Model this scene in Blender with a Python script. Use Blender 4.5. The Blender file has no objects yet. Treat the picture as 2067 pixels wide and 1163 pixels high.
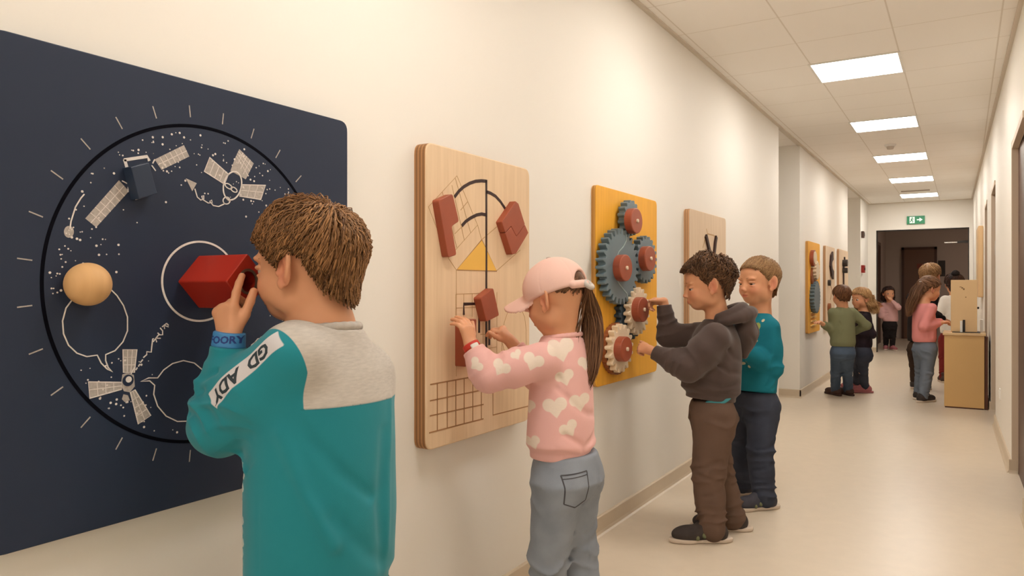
import bpy, bmesh, math, random
import numpy as np
from mathutils import Vector, Matrix
from mathutils.bvhtree import BVHTree

D = bpy.data
SC = bpy.context.scene
COL = SC.collection
PI = math.pi
rng = random.Random(7)

# ------------------------------------------------------------------ camera, world, exposure
FPX, VPX, CX, CY = 1500.0, 912.0, 1033.5, 580.0
PSI = math.atan(VPX / FPX)
CAM_H = 1.10
CAM_X = 1.265 * CAM_H
cam_d = D.cameras.new('camera')
cam = D.objects.new('camera', cam_d)
COL.objects.link(cam)
cam.location = (CAM_X, 0, CAM_H)
cam.rotation_euler = (PI / 2, 0, PSI)
cam_d.sensor_width = 36.0
cam_d.lens = 36.0 * FPX / 2067.0
cam_d.shift_y = -(581.5 - CY) / 2067.0
cam_d.clip_start = 0.02
SC.camera = cam
world = D.worlds.new('world')
SC.world = world
world.use_nodes = True
world.node_tree.nodes['Background'].inputs[0].default_value = (1.0, 0.86, 0.70, 1)
world.node_tree.nodes['Background'].inputs[1].default_value = 0.25
SC.view_settings.view_transform = 'Standard'
SC.view_settings.look = 'None'
SC.view_settings.gamma = 1.0
SC.view_settings.exposure = 0.0
PANEL_STRENGTH = 20.0
PANEL_COLOR = (1.0, 0.945, 0.875)
try:
    SC.cycles.use_denoising = True
    SC.cycles.max_bounces = 10
    SC.cycles.diffuse_bounces = 6
except Exception:
    pass

# ------------------------------------------------------------------ measuring helpers
CFW = np.array([-math.sin(PSI), math.cos(PSI), 0.0])
CRT = np.array([math.cos(PSI), math.sin(PSI), 0.0])
CUP = np.array([0.0, 0.0, 1.0])
CPOS = np.array([CAM_X, 0.0, CAM_H])


def ray(px, py):
    return CFW + CRT * (px - CX) / FPX + CUP * (CY - py) / FPX


def at(px, py, d):
    """the point seen at that place of the photograph, d metres in front of the camera"""
    return CPOS + ray(px, py) * d


def onx(px, py, x):
    r = ray(px, py)
    return CPOS + r * ((x - CPOS[0]) / r[0])


def facing(deg):
    """horizontal direction turned deg to the left of the viewing direction"""
    a = math.radians(deg)
    return CFW * math.cos(a) - CRT * math.sin(a)


def V(*a):
    return np.array(a, float)


def nrm(v):
    v = np.asarray(v, float)
    return v / (np.linalg.norm(v) + 1e-12)


# ------------------------------------------------------------------ materials
MATS = {}


def mat(name, col, rough=0.6, spec=0.4, metal=0.0, noise=0.0, nscale=8.0, bump=0.0, bscale=200.0, emit=None, estr=0.0,
        coat=0.0, sheen=0.0, sss=0.0):
    if name in MATS:
        return MATS[name]
    m = D.materials.new(name)
    m.use_nodes = True
    nt = m.node_tree
    b = nt.nodes['Principled BSDF']
    b.inputs['Base Color'].default_value = (*col, 1)
    b.inputs['Roughness'].default_value = rough
    b.inputs['Specular IOR Level'].default_value = spec
    b.inputs['Metallic'].default_value = metal
    b.inputs['Coat Weight'].default_value = coat
    if sheen:
        b.inputs['Sheen Weight'].default_value = sheen
    if sss:
        b.inputs['Subsurface Weight'].default_value = sss
        b.inputs['Subsurface Radius'].default_value = (0.012, 0.005, 0.003)
        b.inputs['Subsurface Scale'].default_value = 0.6
    if emit:
        b.inputs['Emission Color'].default_value = (*emit, 1)
        b.inputs['Emission Strength'].default_value = estr
    tc = nt.nodes.new('ShaderNodeTexCoord')
    if noise:
        n = nt.nodes.new('ShaderNodeTexNoise')
        n.inputs['Scale'].default_value = nscale
        n.inputs['Detail'].default_value = 5
        nt.links.new(tc.outputs['Object'], n.inputs['Vector'])
        mx = nt.nodes.new('ShaderNodeMix')
        mx.data_type = 'RGBA'
        mx.inputs['A'].default_value = (*[c * (1 - noise) for c in col], 1)
        mx.inputs['B'].default_value = (*[min(1, c * (1 + noise)) for c in col], 1)
        nt.links.new(n.outputs['Fac'], mx.inputs['Factor'])
        nt.links.new(mx.outputs['Result'], b.inputs['Base Color'])
    if bump:
        n2 = nt.nodes.new('ShaderNodeTexNoise')
        n2.inputs['Scale'].default_value = bscale
        n2.inputs['Detail'].default_value = 3
        nt.links.new(tc.outputs['Object'], n2.inputs['Vector'])
        bp = nt.nodes.new('ShaderNodeBump')
        bp.inputs['Strength'].default_value = bump
        bp.inputs['Distance'].default_value = 0.002
        nt.links.new(n2.outputs['Fac'], bp.inputs['Height'])
        nt.links.new(bp.outputs['Normal'], b.inputs['Normal'])
    MATS[name] = m
    return m


def node_base(m):
    return m.node_tree, m.node_tree.nodes['Principled BSDF'], m.node_tree.links


def current_color(m):
    """the socket (or a new RGB node) that feeds Base Color"""
    nt, b, L = node_base(m)
    if b.inputs['Base Color'].links:
        return b.inputs['Base Color'].links[0].from_socket
    r = nt.nodes.new('ShaderNodeRGB')
    r.outputs[0].default_value = b.inputs['Base Color'].default_value
    return r.outputs[0]


def add_mask(m, attr, col, width=0.0006, strength=1.0, noise=0.0):
    """second dye colour where the stored signed distance is negative"""
    nt, b, L = node_base(m)
    src = current_color(m)
    a = nt.nodes.new('ShaderNodeAttribute')
    a.attribute_name = attr
    mr = nt.nodes.new('ShaderNodeMapRange')
    mr.inputs['From Min'].default_value = width
    mr.inputs['From Max'].default_value = -width
    mr.inputs['To Max'].default_value = strength
    L.new(a.outputs['Fac'], mr.inputs['Value'])
    mx = nt.nodes.new('ShaderNodeMix')
    mx.data_type = 'RGBA'
    L.new(mr.outputs['Result'], mx.inputs['Factor'])
    L.new(src, mx.inputs['A'])
    mx.inputs['B'].default_value = (*col, 1)
    if noise:
        tc = nt.nodes.new('ShaderNodeTexCoord')
        n = nt.nodes.new('ShaderNodeTexNoise')
        n.inputs['Scale'].default_value = 60
        n.inputs['Detail'].default_value = 6
        mp = nt.nodes.new('ShaderNodeMapping')
        mp.inputs['Scale'].default_value = (1, 1, 5)
        L.new(tc.outputs['Object'], mp.inputs['Vector'])
        L.new(mp.outputs['Vector'], n.inputs['Vector'])
        m2 = nt.nodes.new('ShaderNodeMix')
        m2.data_type = 'RGBA'
        m2.inputs['A'].default_value = (*[c * (1 - noise) for c in col], 1)
        m2.inputs['B'].default_value = (*[min(1, c * (1 + noise)) for c in col], 1)
        L.new(n.outputs['Fac'], m2.inputs['Factor'])
        L.new(m2.outputs['Result'], mx.inputs['B'])
    L.new(mx.outputs['Result'], b.inputs['Base Color'])
    return m


def hair_mat(name, dark, light):
    if name in MATS:
        return MATS[name]
    m = mat(name, dark, rough=0.5, spec=0.35)
    nt, b, L = node_base(m)
    a = nt.nodes.new('ShaderNodeAttribute')
    a.attribute_name = 'shade'
    mx = nt.nodes.new('ShaderNodeMix')
    mx.data_type = 'RGBA'
    mx.inputs['A'].default_value = (*dark, 1)
    mx.inputs['B'].default_value = (*light, 1)
    L.new(a.outputs['Fac'], mx.inputs['Factor'])
    L.new(mx.outputs['Result'], b.inputs['Base Color'])
    return m


# ------------------------------------------------------------------ object helpers
def tag(o, label=None, cat=None, group=None, kind=None):
    if label:
        o['label'] = label
    if cat:
        o['category'] = cat
    if group:
        o['group'] = group
    if kind:
        o['kind'] = kind
    return o


def link(o, parent=None):
    COL.objects.link(o)
    if parent is not None:
        o.parent = parent
        o.matrix_parent_inverse = parent.matrix_basis.inverted() if parent.type == 'EMPTY' else Matrix.Identity(4)
    return o


def empty(name, loc):
    o = D.objects.new(name, None)
    o.empty_display_size = 0.1
    o.location = loc
    COL.objects.link(o)
    return o


def mesh(name, verts, faces, m, parent=None, smooth=False, attrs=None):
    me = D.meshes.new(name)
    verts = np.asarray(verts, np.float32)
    if isinstance(faces, np.ndarray):
        nv, nf, k = len(verts), len(faces), faces.shape[1]
        me.vertices.add(nv)
        me.vertices.foreach_set('co', verts.ravel())
        me.loops.add(nf * k)
        me.loops.foreach_set('vertex_index', faces.astype(np.int32).ravel())
        me.polygons.add(nf)
        me.polygons.foreach_set('loop_start', np.arange(0, nf * k, k, dtype=np.int32))
        me.update(calc_edges=True)
    else:
        me.from_pydata([tuple(map(float, v)) for v in verts], [], [tuple(f) for f in faces])
        me.update()
    if smooth:
        me.polygons.foreach_set('use_smooth', np.ones(len(me.polygons), bool))
    for k, a in (attrs or {}).items():
        at_ = me.attributes.new(k, 'FLOAT', 'POINT')
        at_.data.foreach_set('value', np.asarray(a, np.float32))
    me.materials.append(m)
    o = D.objects.new(name, me)
    return link(o, parent)


def from_bm(name, bm, m, parent=None, smooth=False):
    bmesh.ops.recalc_face_normals(bm, faces=bm.faces)
    me = D.meshes.new(name)
    bm.to_mesh(me)
    bm.free()
    if smooth:
        me.polygons.foreach_set('use_smooth', np.ones(len(me.polygons), bool))
    me.materials.append(m)
    return link(D.objects.new(name, me), parent)


def bm_box(bm, lo, hi):
    r = bmesh.ops.create_cube(bm, size=1)
    for v in r['verts']:
        v.co = Vector([(lo[i] + hi[i]) / 2 + v.co[i] * (hi[i] - lo[i]) for i in range(3)])
    return r['verts']


def box(name, lo, hi, m, parent=None, bevel=0.0, seg=2):
    bm = bmesh.new()
    bm_box(bm, lo, hi)
    if bevel:
        bmesh.ops.bevel(bm, geom=bm.edges[:], offset=bevel, segments=seg, affect='EDGES', profile=0.5)
    return from_bm(name, bm, m, parent)


def boxes(name, lst, m, parent=None):
    bm = bmesh.new()
    for lo, hi in lst:
        bm_box(bm, lo, hi)
    return from_bm(name, bm, m, parent)


def round_poly(pts, r, n=6):
    """corners of a polygon rounded with radius r (r may be a list)"""
    out = []
    N = len(pts)
    for i in range(N):
        p0, p1, p2 = [np.array(pts[(i + k - 1) % N], float) for k in range(3)]
        rr = r[i] if isinstance(r, (list, tuple)) else r
        a, b = nrm(p0 - p1), nrm(p2 - p1)
        ang = math.acos(max(-1, min(1, float(a @ b))))
        if rr <= 0 or ang > 3.1:
            out.append(p1)
            continue
        t = min(rr / math.tan(ang / 2), 0.48 * np.linalg.norm(p0 - p1), 0.48 * np.linalg.norm(p2 - p1))
        A, B = p1 + a * t, p1 + b * t
        for k in range(n + 1):
            s = k / n
            out.append((1 - s) ** 2 * A + 2 * s * (1 - s) * p1 + s * s * B)
    return out


def prism(bm, pts, x0, x1, bev=0.0):
    """polygon in (y, z) given thickness from x0 to x1; the face at x1 may be chamfered"""
    n = len(pts)
    area = sum(pts[i][0] * pts[(i + 1) % n][1] - pts[(i + 1) % n][0] * pts[i][1] for i in range(n))
    if area < 0:
        pts = pts[::-1]
    rings = [(x0, pts)]
    if bev:
        sg = 1 if x1 > x0 else -1
        inn = []
        for i in range(n):
            a, b, c = [np.array(pts[(i + k - 1) % n], float) for k in range(3)]
            d1, d2 = nrm(b - a), nrm(c - b)
            nn = nrm(np.array([-d1[1] - d2[1], d1[0] + d2[0]]))
            inn.append(b + nn * bev)
        rings += [(x1 - sg * bev, pts), (x1 - sg * bev * 0.3, [p * 0.3 + q * 0.7 for p, q in zip([np.array(q) for q in inn], [np.array(q) for q in pts])]), (x1, inn)]
    else:
        rings += [(x1, pts)]
    vs = [[bm.verts.new((x, p[0], p[1])) for p in ps] for x, ps in rings]
    for a, b in zip(vs[:-1], vs[1:]):
        for i in range(n):
            bm.faces.new((a[i], a[(i + 1) % n], b[(i + 1) % n], b[i]))
    bm.faces.new(vs[0][::-1])
    bm.faces.new(vs[-1])


def prism_obj(name, pts, x0, x1, m, parent=None, bev=0.0):
    bm = bmesh.new()
    prism(bm, pts, x0, x1, bev)
    return from_bm(name, bm, m, parent)


def strokes(name, lines, w, x0, x1, m, parent=None, bm_only=False, bm=None):
    """inlaid lines on a board face: each polyline in (y, z) becomes a thin raised bar"""
    own = bm is None
    bm = bm or bmesh.new()
    for ln in lines:
        ww = w
        if isinstance(ln, tuple):
            ln, ww = ln
        P = [np.array(p, float) for p in ln]
        P = [p for i, p in enumerate(P) if i == 0 or np.linalg.norm(p - P[i - 1]) > 1e-6]
        if len(P) < 2:
            continue
        closed = np.linalg.norm(P[0] - P[-1]) < 1e-6
        if closed:
            P = P[:-1]
        n = len(P)
        L, R = [], []
        for i in range(n):
            a = P[(i - 1) % n] if (closed or i > 0) else P[i]
            c = P[(i + 1) % n] if (closed or i < n - 1) else P[i]
            d = nrm(c - a)
            nn = np.array([-d[1], d[0]])
            L.append(P[i] + nn * ww / 2)
            R.append(P[i] - nn * ww / 2)
        vs = [[bm.verts.new((x, p[0], p[1])) for p in ps] for x, ps in ((x1, L), (x1, R), (x0, R), (x0, L))]
        rngi = range(n) if closed else range(n - 1)
        for i in rngi:
            j = (i + 1) % n
            for k in range(4):
                a, b = vs[k], vs[(k + 1) % 4]
                bm.faces.new((a[i], a[j], b[j], b[i]))
        if not closed:
            bm.faces.new([vs[k][0] for k in range(4)])
            bm.faces.new([vs[k][-1] for k in (3, 2, 1, 0)])
    if own and not bm_only:
        return from_bm(name, bm, m, parent)
    return bm


def circle(c, r, n=64, a0=0, a1=2 * PI, ry=None):
    ry = r if ry is None else ry
    return [np.array([c[0] + r * math.cos(a0 + (a1 - a0) * i / n), c[1] + ry * math.sin(a0 + (a1 - a0) * i / n)]) for i in range(n + 1)]


def tube_mesh(path, radii, sides=8, caps=True):
    P = np.asarray(path, float)
    n = len(P)
    radii = np.broadcast_to(np.asarray(radii, float), (n,))
    T = np.gradient(P, axis=0)
    T /= np.linalg.norm(T, axis=1)[:, None] + 1e-9
    ref = V(0, 0, 1) if abs(T[0][2]) < 0.9 else V(1, 0, 0)
    verts, faces = [], []
    for i in range(n):
        u = nrm(np.cross(T[i], ref))
        w = np.cross(T[i], u)
        for k in range(sides):
            a = 2 * PI * k / sides
            verts.append(P[i] + radii[i] * (u * math.cos(a) + w * math.sin(a)))
    for i in range(n - 1):
        for k in range(sides):
            a, b = i * sides + k, i * sides + (k + 1) % sides
            faces.append((a, b, b + sides, a + sides))
    if caps:
        faces.append(tuple(range(sides))[::-1])
        faces.append(tuple(range((n - 1) * sides, n * sides)))
    return verts, faces


def bm_disc(bm, c, r, x0, x1, n=32, bev=0.0, ry=1.0):
    pts = [(c[0] + r * ry * math.cos(2 * PI * i / n), c[1] + r * math.sin(2 * PI * i / n)) for i in range(n)]
    prism(bm, pts, x0, x1, bev)


# ------------------------------------------------------------------ wood, wall and floor materials
def stripes_mat(name, face, dark, axis, period):
    """plywood: plain veneer face, layered edge banding along the thickness axis"""
    m = mat(name, face, rough=0.55, spec=0.3, noise=0.05, nscale=3.0)
    nt, b, L = node_base(m)
    src = current_color(m)
    tc = nt.nodes.new('ShaderNodeTexCoord')
    # veneer grain
    mp = nt.nodes.new('ShaderNodeMapping')
    mp.inputs['Scale'].default_value = (4, 22, 1.2)
    n = nt.nodes.new('ShaderNodeTexNoise')
    n.inputs['Scale'].default_value = 3
    n.inputs['Detail'].default_value = 6
    L.new(tc.outputs['Object'], mp.inputs['Vector'])
    L.new(mp.outputs['Vector'], n.inputs['Vector'])
    g = nt.nodes.new('ShaderNodeMix')
    g.data_type = 'RGBA'
    g.blend_type = 'MULTIPLY'
    g.inputs['Factor'].default_value = 0.35
    L.new(src, g.inputs['A'])
    cr = nt.nodes.new('ShaderNodeValToRGB')
    cr.color_ramp.elements[0].position = 0.3
    cr.color_ramp.elements[0].color = (0.72, 0.66, 0.58, 1)
    cr.color_ramp.elements[1].position = 0.7
    cr.color_ramp.elements[1].color = (1, 1, 1, 1)
    L.new(n.outputs['Fac'], cr.inputs['Fac'])
    L.new(cr.outputs['Color'], g.inputs['B'])
    if axis is not None:
        sp = nt.nodes.new('ShaderNodeSeparateXYZ')
        L.new(tc.outputs['Object'], sp.inputs[0])
        mul = nt.nodes.new('ShaderNodeMath')
        mul.operation = 'MULTIPLY'
        mul.inputs[1].default_value = 2 * PI / period
        L.new(sp.outputs[axis], mul.inputs[0])
        si = nt.nodes.new('ShaderNodeMath')
        si.operation = 'SINE'
        L.new(mul.outputs[0], si.inputs[0])
        mr = nt.nodes.new('ShaderNodeMapRange')
        mr.inputs['From Min'].default_value = -0.2
        mr.inputs['From Max'].default_value = 0.5
        L.new(si.outputs[0], mr.inputs['Value'])
        geo = nt.nodes.new('ShaderNodeNewGeometry')
        sn = nt.nodes.new('ShaderNodeSeparateXYZ')
        L.new(geo.outputs['True Normal'], sn.inputs[0])
        ab = nt.nodes.new('ShaderNodeMath')
        ab.operation = 'ABSOLUTE'
        L.new(sn.outputs[axis], ab.inputs[0])
        lt = nt.nodes.new('ShaderNodeMath')
        lt.operation = 'LESS_THAN'
        lt.inputs[1].default_value = 0.3
        L.new(ab.outputs[0], lt.inputs[0])
        e = nt.nodes.new('ShaderNodeMix')
        e.data_type = 'RGBA'
        e.inputs['A'].default_value = (*dark, 1)
        e.inputs['B'].default_value = (*[min(1, c * 1.7) for c in dark], 1)
        L.new(mr.outputs['Result'], e.inputs['Factor'])
        fin = nt.nodes.new('ShaderNodeMix')
        fin.data_type = 'RGBA'
        L.new(lt.outputs[0], fin.inputs['Factor'])
        L.new(g.outputs['Result'], fin.inputs['A'])
        L.new(e.outputs['Result'], fin.inputs['B'])
        L.new(fin.outputs['Result'], b.inputs['Base Color'])
    else:
        L.new(g.outputs['Result'], b.inputs['Base Color'])
    return m


M_WALL = mat('wall_paint', (0.82, 0.785, 0.725), rough=0.55, spec=0.35, noise=0.015, nscale=1.5, bump=0.08, bscale=90)
M_WALL_R = mat('wall_paint_right', (0.84, 0.80, 0.735), rough=0.5, spec=0.4, noise=0.015, nscale=1.5)
M_CEIL = mat('ceiling_tiles', (0.91, 0.875, 0.825), rough=0.9, spec=0.1)
M_FLOOR = mat('linoleum', (0.69, 0.595, 0.475), rough=0.33, spec=0.5, noise=0.06, nscale=14)
M_BASE = mat('baseboard_vinyl', (0.60, 0.50, 0.375), rough=0.35, spec=0.4, noise=0.04, nscale=14)
M_CORN = mat('ceiling_angle', (0.66, 0.59, 0.50), rough=0.6)
M_DOOR = mat('brown_door', (0.075, 0.028, 0.016), rough=0.4, spec=0.4, noise=0.25, nscale=6)
M_FRAME = mat('door_frame_paint', (0.62, 0.50, 0.38), rough=0.45)
M_WHITE = mat('white_plastic', (0.80, 0.78, 0.74), rough=0.4)
M_METAL = mat('brushed_steel', (0.62, 0.60, 0.56), rough=0.3, metal=1.0)
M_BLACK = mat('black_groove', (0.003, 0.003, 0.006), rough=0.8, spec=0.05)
M_NAVY = mat('navy_laminate', (0.021, 0.031, 0.060), rough=0.48, spec=0.28, noise=0.08, nscale=2.0)
M_CHALK = mat('white_engraving', (0.72, 0.66, 0.62), rough=0.8, noise=0.2, nscale=120)
M_CHALKD = mat('grey_engraving', (0.42, 0.375, 0.34), rough=0.8, noise=0.35, nscale=160)
M_PLY = stripes_mat('birch_plywood', (0.78, 0.585, 0.385), (0.27, 0.135, 0.058), 0, 0.0125)
M_PLYF = stripes_mat('birch_plywood_far', (0.72, 0.56, 0.40), (0.36, 0.20, 0.10), 0, 0.012)
M_YEL = stripes_mat('yellow_panel', (0.86, 0.43, 0.045), (0.40, 0.20, 0.05), 0, 0.011)
M_RED = mat('red_lacquer_wood', (0.33, 0.075, 0.035), rough=0.42, spec=0.45, noise=0.1, nscale=20)
M_SCOPE = mat('bright_red_lacquer', (0.40, 0.024, 0.010), rough=0.35, spec=0.5)
M_BLUEG = mat('blue_gear_paint', (0.125, 0.180, 0.210), rough=0.38, spec=0.5)
M_BLUED = mat('dark_blue_gear_paint', (0.035, 0.06, 0.085), rough=0.5)
M_CREAM = mat('cream_gear_wood', (0.74, 0.60, 0.43), rough=0.5, noise=0.06, nscale=20)
M_BROWNG = mat('brown_gear_wood', (0.26, 0.085, 0.028), rough=0.5, noise=0.1, nscale=20)
M_BALL = stripes_mat('turned_beech', (0.70, 0.42, 0.19), (0.4, 0.2, 0.1), None, 1)
M_LINE = mat('burnt_line', (0.36, 0.19, 0.085), rough=0.7)
M_LINEL = mat('thin_burnt_line', (0.50, 0.31, 0.15), rough=0.7)
M_TRI = mat('yellow_inlay', (0.80, 0.47, 0.085), rough=0.5)
M_SLOT = mat('dark_slot', (0.035, 0.012, 0.010), rough=0.5)
M_GREENS = mat('exit_green', (0.02, 0.19, 0.085), rough=0.4, emit=(0.02, 0.19, 0.085), estr=0.3)
M_SIGNW = mat('exit_white', (0.75, 0.85, 0.78), rough=0.4, emit=(0.75, 0.85, 0.78), estr=0.4)
M_CAB = mat('cabinet_beech', (0.66, 0.42, 0.175), rough=0.45, noise=0.06, nscale=4)
M_CABT = mat('cabinet_top_beech', (0.72, 0.50, 0.27), rough=0.4, noise=0.05, nscale=5)
M_CABD = mat('cabinet_dark_edge', (0.11, 0.04, 0.022), rough=0.5)
M_ALARM = mat('alarm_red', (0.30, 0.02, 0.015), rough=0.4)
M_DARK = mat('dark_plastic', (0.035, 0.028, 0.025), rough=0.5)
M_LAMP = mat('panel_diffuser', (0.9, 0.88, 0.84), rough=0.5, emit=PANEL_COLOR, estr=PANEL_STRENGTH)
M_LFRAME = mat('panel_frame', (0.80, 0.78, 0.74), rough=0.5)

# ceiling tiles: joints every 0.485 m along and across
CEIL = 2.516
TX, TY, TX0, TY0 = 0.5, 0.4825, 1.055, 5.02


def ceiling_joints():
    nt, b, L = node_base(M_CEIL)
    geo = nt.nodes.new('ShaderNodeNewGeometry')
    sp = nt.nodes.new('ShaderNodeSeparateXYZ')
    L.new(geo.outputs['Position'], sp.inputs[0])
    outs = []
    for ax, off, per, w in ((0, TX0, TX, 0.008), (1, TY0, TY, 0.006)):
        s = nt.nodes.new('ShaderNodeMath')
        s.operation = 'SUBTRACT'
        s.inputs[1].default_value = off - 50 * per
        L.new(sp.outputs[ax], s.inputs[0])
        d = nt.nodes.new('ShaderNodeMath')
        d.operation = 'DIVIDE'
        d.inputs[1].default_value = per
        L.new(s.outputs[0], d.inputs[0])
        f = nt.nodes.new('ShaderNodeMath')
        f.operation = 'FRACT'
        L.new(d.outputs[0], f.inputs[0])
        lt = nt.nodes.new('ShaderNodeMath')
        lt.operation = 'LESS_THAN'
        lt.inputs[1].default_value = w / per
        L.new(f.outputs[0], lt.inputs[0])
        outs.append(lt)
    mx = nt.nodes.new('ShaderNodeMath')
    mx.operation = 'MAXIMUM'
    L.new(outs[0].outputs[0], mx.inputs[0])
    L.new(outs[1].outputs[0], mx.inputs[1])
    mix = nt.nodes.new('ShaderNodeMix')
    mix.data_type = 'RGBA'
    mix.inputs['A'].default_value = (0.91, 0.875, 0.825, 1)
    mix.inputs['B'].default_value = (0.74, 0.685, 0.61, 1)
    L.new(mx.outputs[0], mix.inputs['Factor'])
    L.new(mix.outputs['Result'], b.inputs['Base Color'])


ceiling_joints()

# ------------------------------------------------------------------ the corridor
Y0, YE = -3.2, 13.95            # behind the camera, far end wall
O1, O2, O3, O4 = 6.80, 7.79, 11.35, 12.85   # two side passages on the left
YB = 18.0                       # back wall of the unlit lobby


def xr(y):                      # the right wall runs slightly inwards
    return 1.632 - 0.0135 * (y - 5.3)


def struct(o):
    o['kind'] = 'structure'
    return o


struct(box('floor', (-1.6, Y0 - 0.2, -0.1), (3.2, YB + 0.2, 0.0), M_FLOOR))
struct(box('ceiling', (-1.6, Y0 - 0.2, CEIL), (2.6, YE + 0.12, CEIL + 0.1), M_CEIL))
T = 0.2
struct(box('wall_left', (-T, Y0, 0), (0, O1, CEIL), M_WALL))
struct(box('wall_left_beyond', (-T, O2, 0), (0, O3, CEIL), M_WALL))
struct(box('wall_left_far', (-T, O4, 0), (0, YE, CEIL), M_WALL))
for nm, a, b in (('wall_passage', O1, O2), ('wall_passage_far', O3, O4)):
    struct(boxes(nm, [((-1.5, a - 0.3, 0), (-1.4, b + 0.3, CEIL)), ((-1.4, a - T, 0), (-T, a, CEIL)), ((-1.4, b, 0), (-T, b + T, CEIL))], M_WALL))
struct(box('wall_back', (-T, Y0 - 0.15, 0), (2.2, Y0, CEIL), M_WALL))

# right wall with three recessed doors
NICHES = [(4.35, 5.30, 0.034), (7.08, 7.85, 0.033), (8.62, 9.25, 0.025)]
NTOP = 1.955


def right_wall():
    bm = bmesh.new()
    depth = 0.25

    def slab(y0, y1, z0, z1, inset=0.0):
        vs = []
        for y in (y0, y1):
            for dx in (inset, depth):
                for z in (z0, z1):
                    vs.append(bm.verts.new((xr(y) + dx, y, z)))
        for f in ((0, 1, 3, 2), (4, 6, 7, 5), (0, 4, 5, 1), (2, 3, 7, 6), (0, 2, 6, 4), (1, 5, 7, 3)):
            bm.faces.new([vs[i] for i in f])
    y = Y0
    for a, b, dp in NICHES:
        slab(y, a, 0, CEIL)
        slab(a, b, NTOP, CEIL)
        slab(a, b, 0, NTOP, dp + 0.045)
        y = b
    slab(y, YE, 0, CEIL)
    return from_bm('wall_right', bm, M_WALL_R)


struct(right_wall())
for i, (a, b, dp) in enumerate(NICHES):
    d = struct(boxes('door_%d' % (i + 1), [], M_DOOR))
    bm = bmesh.new()
    vs = []
    for yy in (a + 0.01, b - 0.012):
        for dx in (dp, dp + 0.04):
            for z in (0.003, NTOP - 0.035):
                vs.append(bm.verts.new((xr(yy) + dx, yy, z)))
    for f in ((0, 1, 3, 2), (4, 6, 7, 5), (0, 4, 5, 1), (2, 3, 7, 6), (0, 2, 6, 4), (1, 5, 7, 3)):
        bm.faces.new([vs[k] for k in f])
    bmesh.ops.recalc_face_normals(bm, faces=bm.faces)
    bm.to_mesh(d.data)
    bm.free()
    # painted steel frame lining the recess
    fr = boxes('door_frame', [((xr(b) + 0.002, b - 0.012, 0), (xr(b) + dp, b, NTOP)),
                              ((xr(b) + 0.002, a, NTOP - 0.035), (xr(b) + dp, b - 0.012, NTOP)),
                              ((xr(a) + 0.002, a, 0), (xr(a) + dp, a + 0.010, NTOP - 0.035))], M_FRAME, d)
    if i == 1:
        boxes('hinge', [((xr(a) - 0.004, a - 0.012, 1.36), (xr(a) + 0.02, a + 0.012, 1.47))], M_METAL, d)

# end wall with the wide opening, lobby beyond
OX0, OX1, OZ = 0.125, 1.465, 2.06
struct(boxes('wall_end', [((-T, YE, 0), (OX0, YE + 0.12, CEIL)), ((OX1, YE, 0), (2.2, YE + 0.12, CEIL)),
                          ((OX0, YE, OZ), (OX1, YE + 0.12, CEIL))], M_WALL))
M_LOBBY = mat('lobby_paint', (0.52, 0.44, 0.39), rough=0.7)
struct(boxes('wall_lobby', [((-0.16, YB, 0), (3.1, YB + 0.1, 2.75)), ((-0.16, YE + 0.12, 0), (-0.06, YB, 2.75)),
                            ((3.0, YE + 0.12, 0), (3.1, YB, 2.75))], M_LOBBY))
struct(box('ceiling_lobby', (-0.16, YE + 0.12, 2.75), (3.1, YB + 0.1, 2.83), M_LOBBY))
struct(boxes('trim_1', [((OX0 - 0.002, YE + 0.005, 0), (OX0 + 0.014, YE + 0.13, OZ)), ((OX1 - 0.014, YE + 0.005, 0), (OX1 + 0.002, YE + 0.13, OZ)),
                        ((OX0, YE + 0.005, OZ - 0.014), (OX1, YE + 0.13, OZ + 0.002))], M_DARK))
d = struct(box('door_4', (0.30, YB - 0.05, 0), (0.86, YB - 0.004, 1.90), mat('lobby_door', (0.16, 0.075, 0.042), rough=0.35)))
boxes('door_frame', [((0.25, YB - 0.06, 0), (0.30, YB - 0.002, 1.95)), ((0.86, YB - 0.06, 0), (0.91, YB - 0.002, 1.95)),
                     ((0.25, YB - 0.06, 1.90), (0.91, YB - 0.002, 1.95))], M_DOOR, d)
box('notice', (0.54, YB - 0.056, 1.50), (0.66, YB - 0.05, 1.60), mat('notice_red', (0.22, 0.05, 0.03)), d)
for i, (a, b) in enumerate(((14.55, 15.15), (15.55, 16.4))):
    d = struct(box('door_%d' % (5 + i), (-0.06, a, 0), (-0.03, b, 1.92), M_DOOR))
    boxes('door_frame', [((-0.06, a - 0.06, 0), (-0.02, a, 1.98)), ((-0.06, b, 0), (-0.02, b + 0.06, 1.98)), ((-0.06, a, 1.92), (-0.02, b, 1.98))],
          mat('lobby_frame', (0.16, 0.11, 0.085)), d)
    box('handle', (-0.03, a + 0.05, 0.98), (0.0, a + 0.15, 1.0), M_METAL, d)
lt_d = D.lights.new('lobby_fill', 'AREA')  # added unseen fill light that lifts the dim lobby, not a fitting there
lt_d.energy = 9.0
lt_d.size = 0.6
lt_d.color = (1.0, 0.80, 0.66)
lt_o = D.objects.new('lobby_fill', lt_d)
lt_o.location = (1.9, 16.0, 2.70)
COL.objects.link(lt_o)
t = box('wall_poster', (0.93, YB - 0.012, 1.33), (1.06, YB - 0.001, 1.66), M_DARK)
tag(t, 'small black notice board on the dark lobby wall beside the brown door', 'notice board')
t = empty('door_closer', (1.38, YE + 0.3, 1.83))
tag(t, 'metal door closer arm at the top right of the dark opening', 'door closer')
boxes('closer_body', [((1.30, YE + 0.16, 1.82), (1.46, YE + 0.20, 1.86))], M_DARK, t)
boxes('closer_arm', [((1.12, YE + 0.14, 1.825), (1.30, YE + 0.16, 1.84))], M_METAL, t)

# baseboards: coved vinyl, 8 cm high
BH = 0.082


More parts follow.
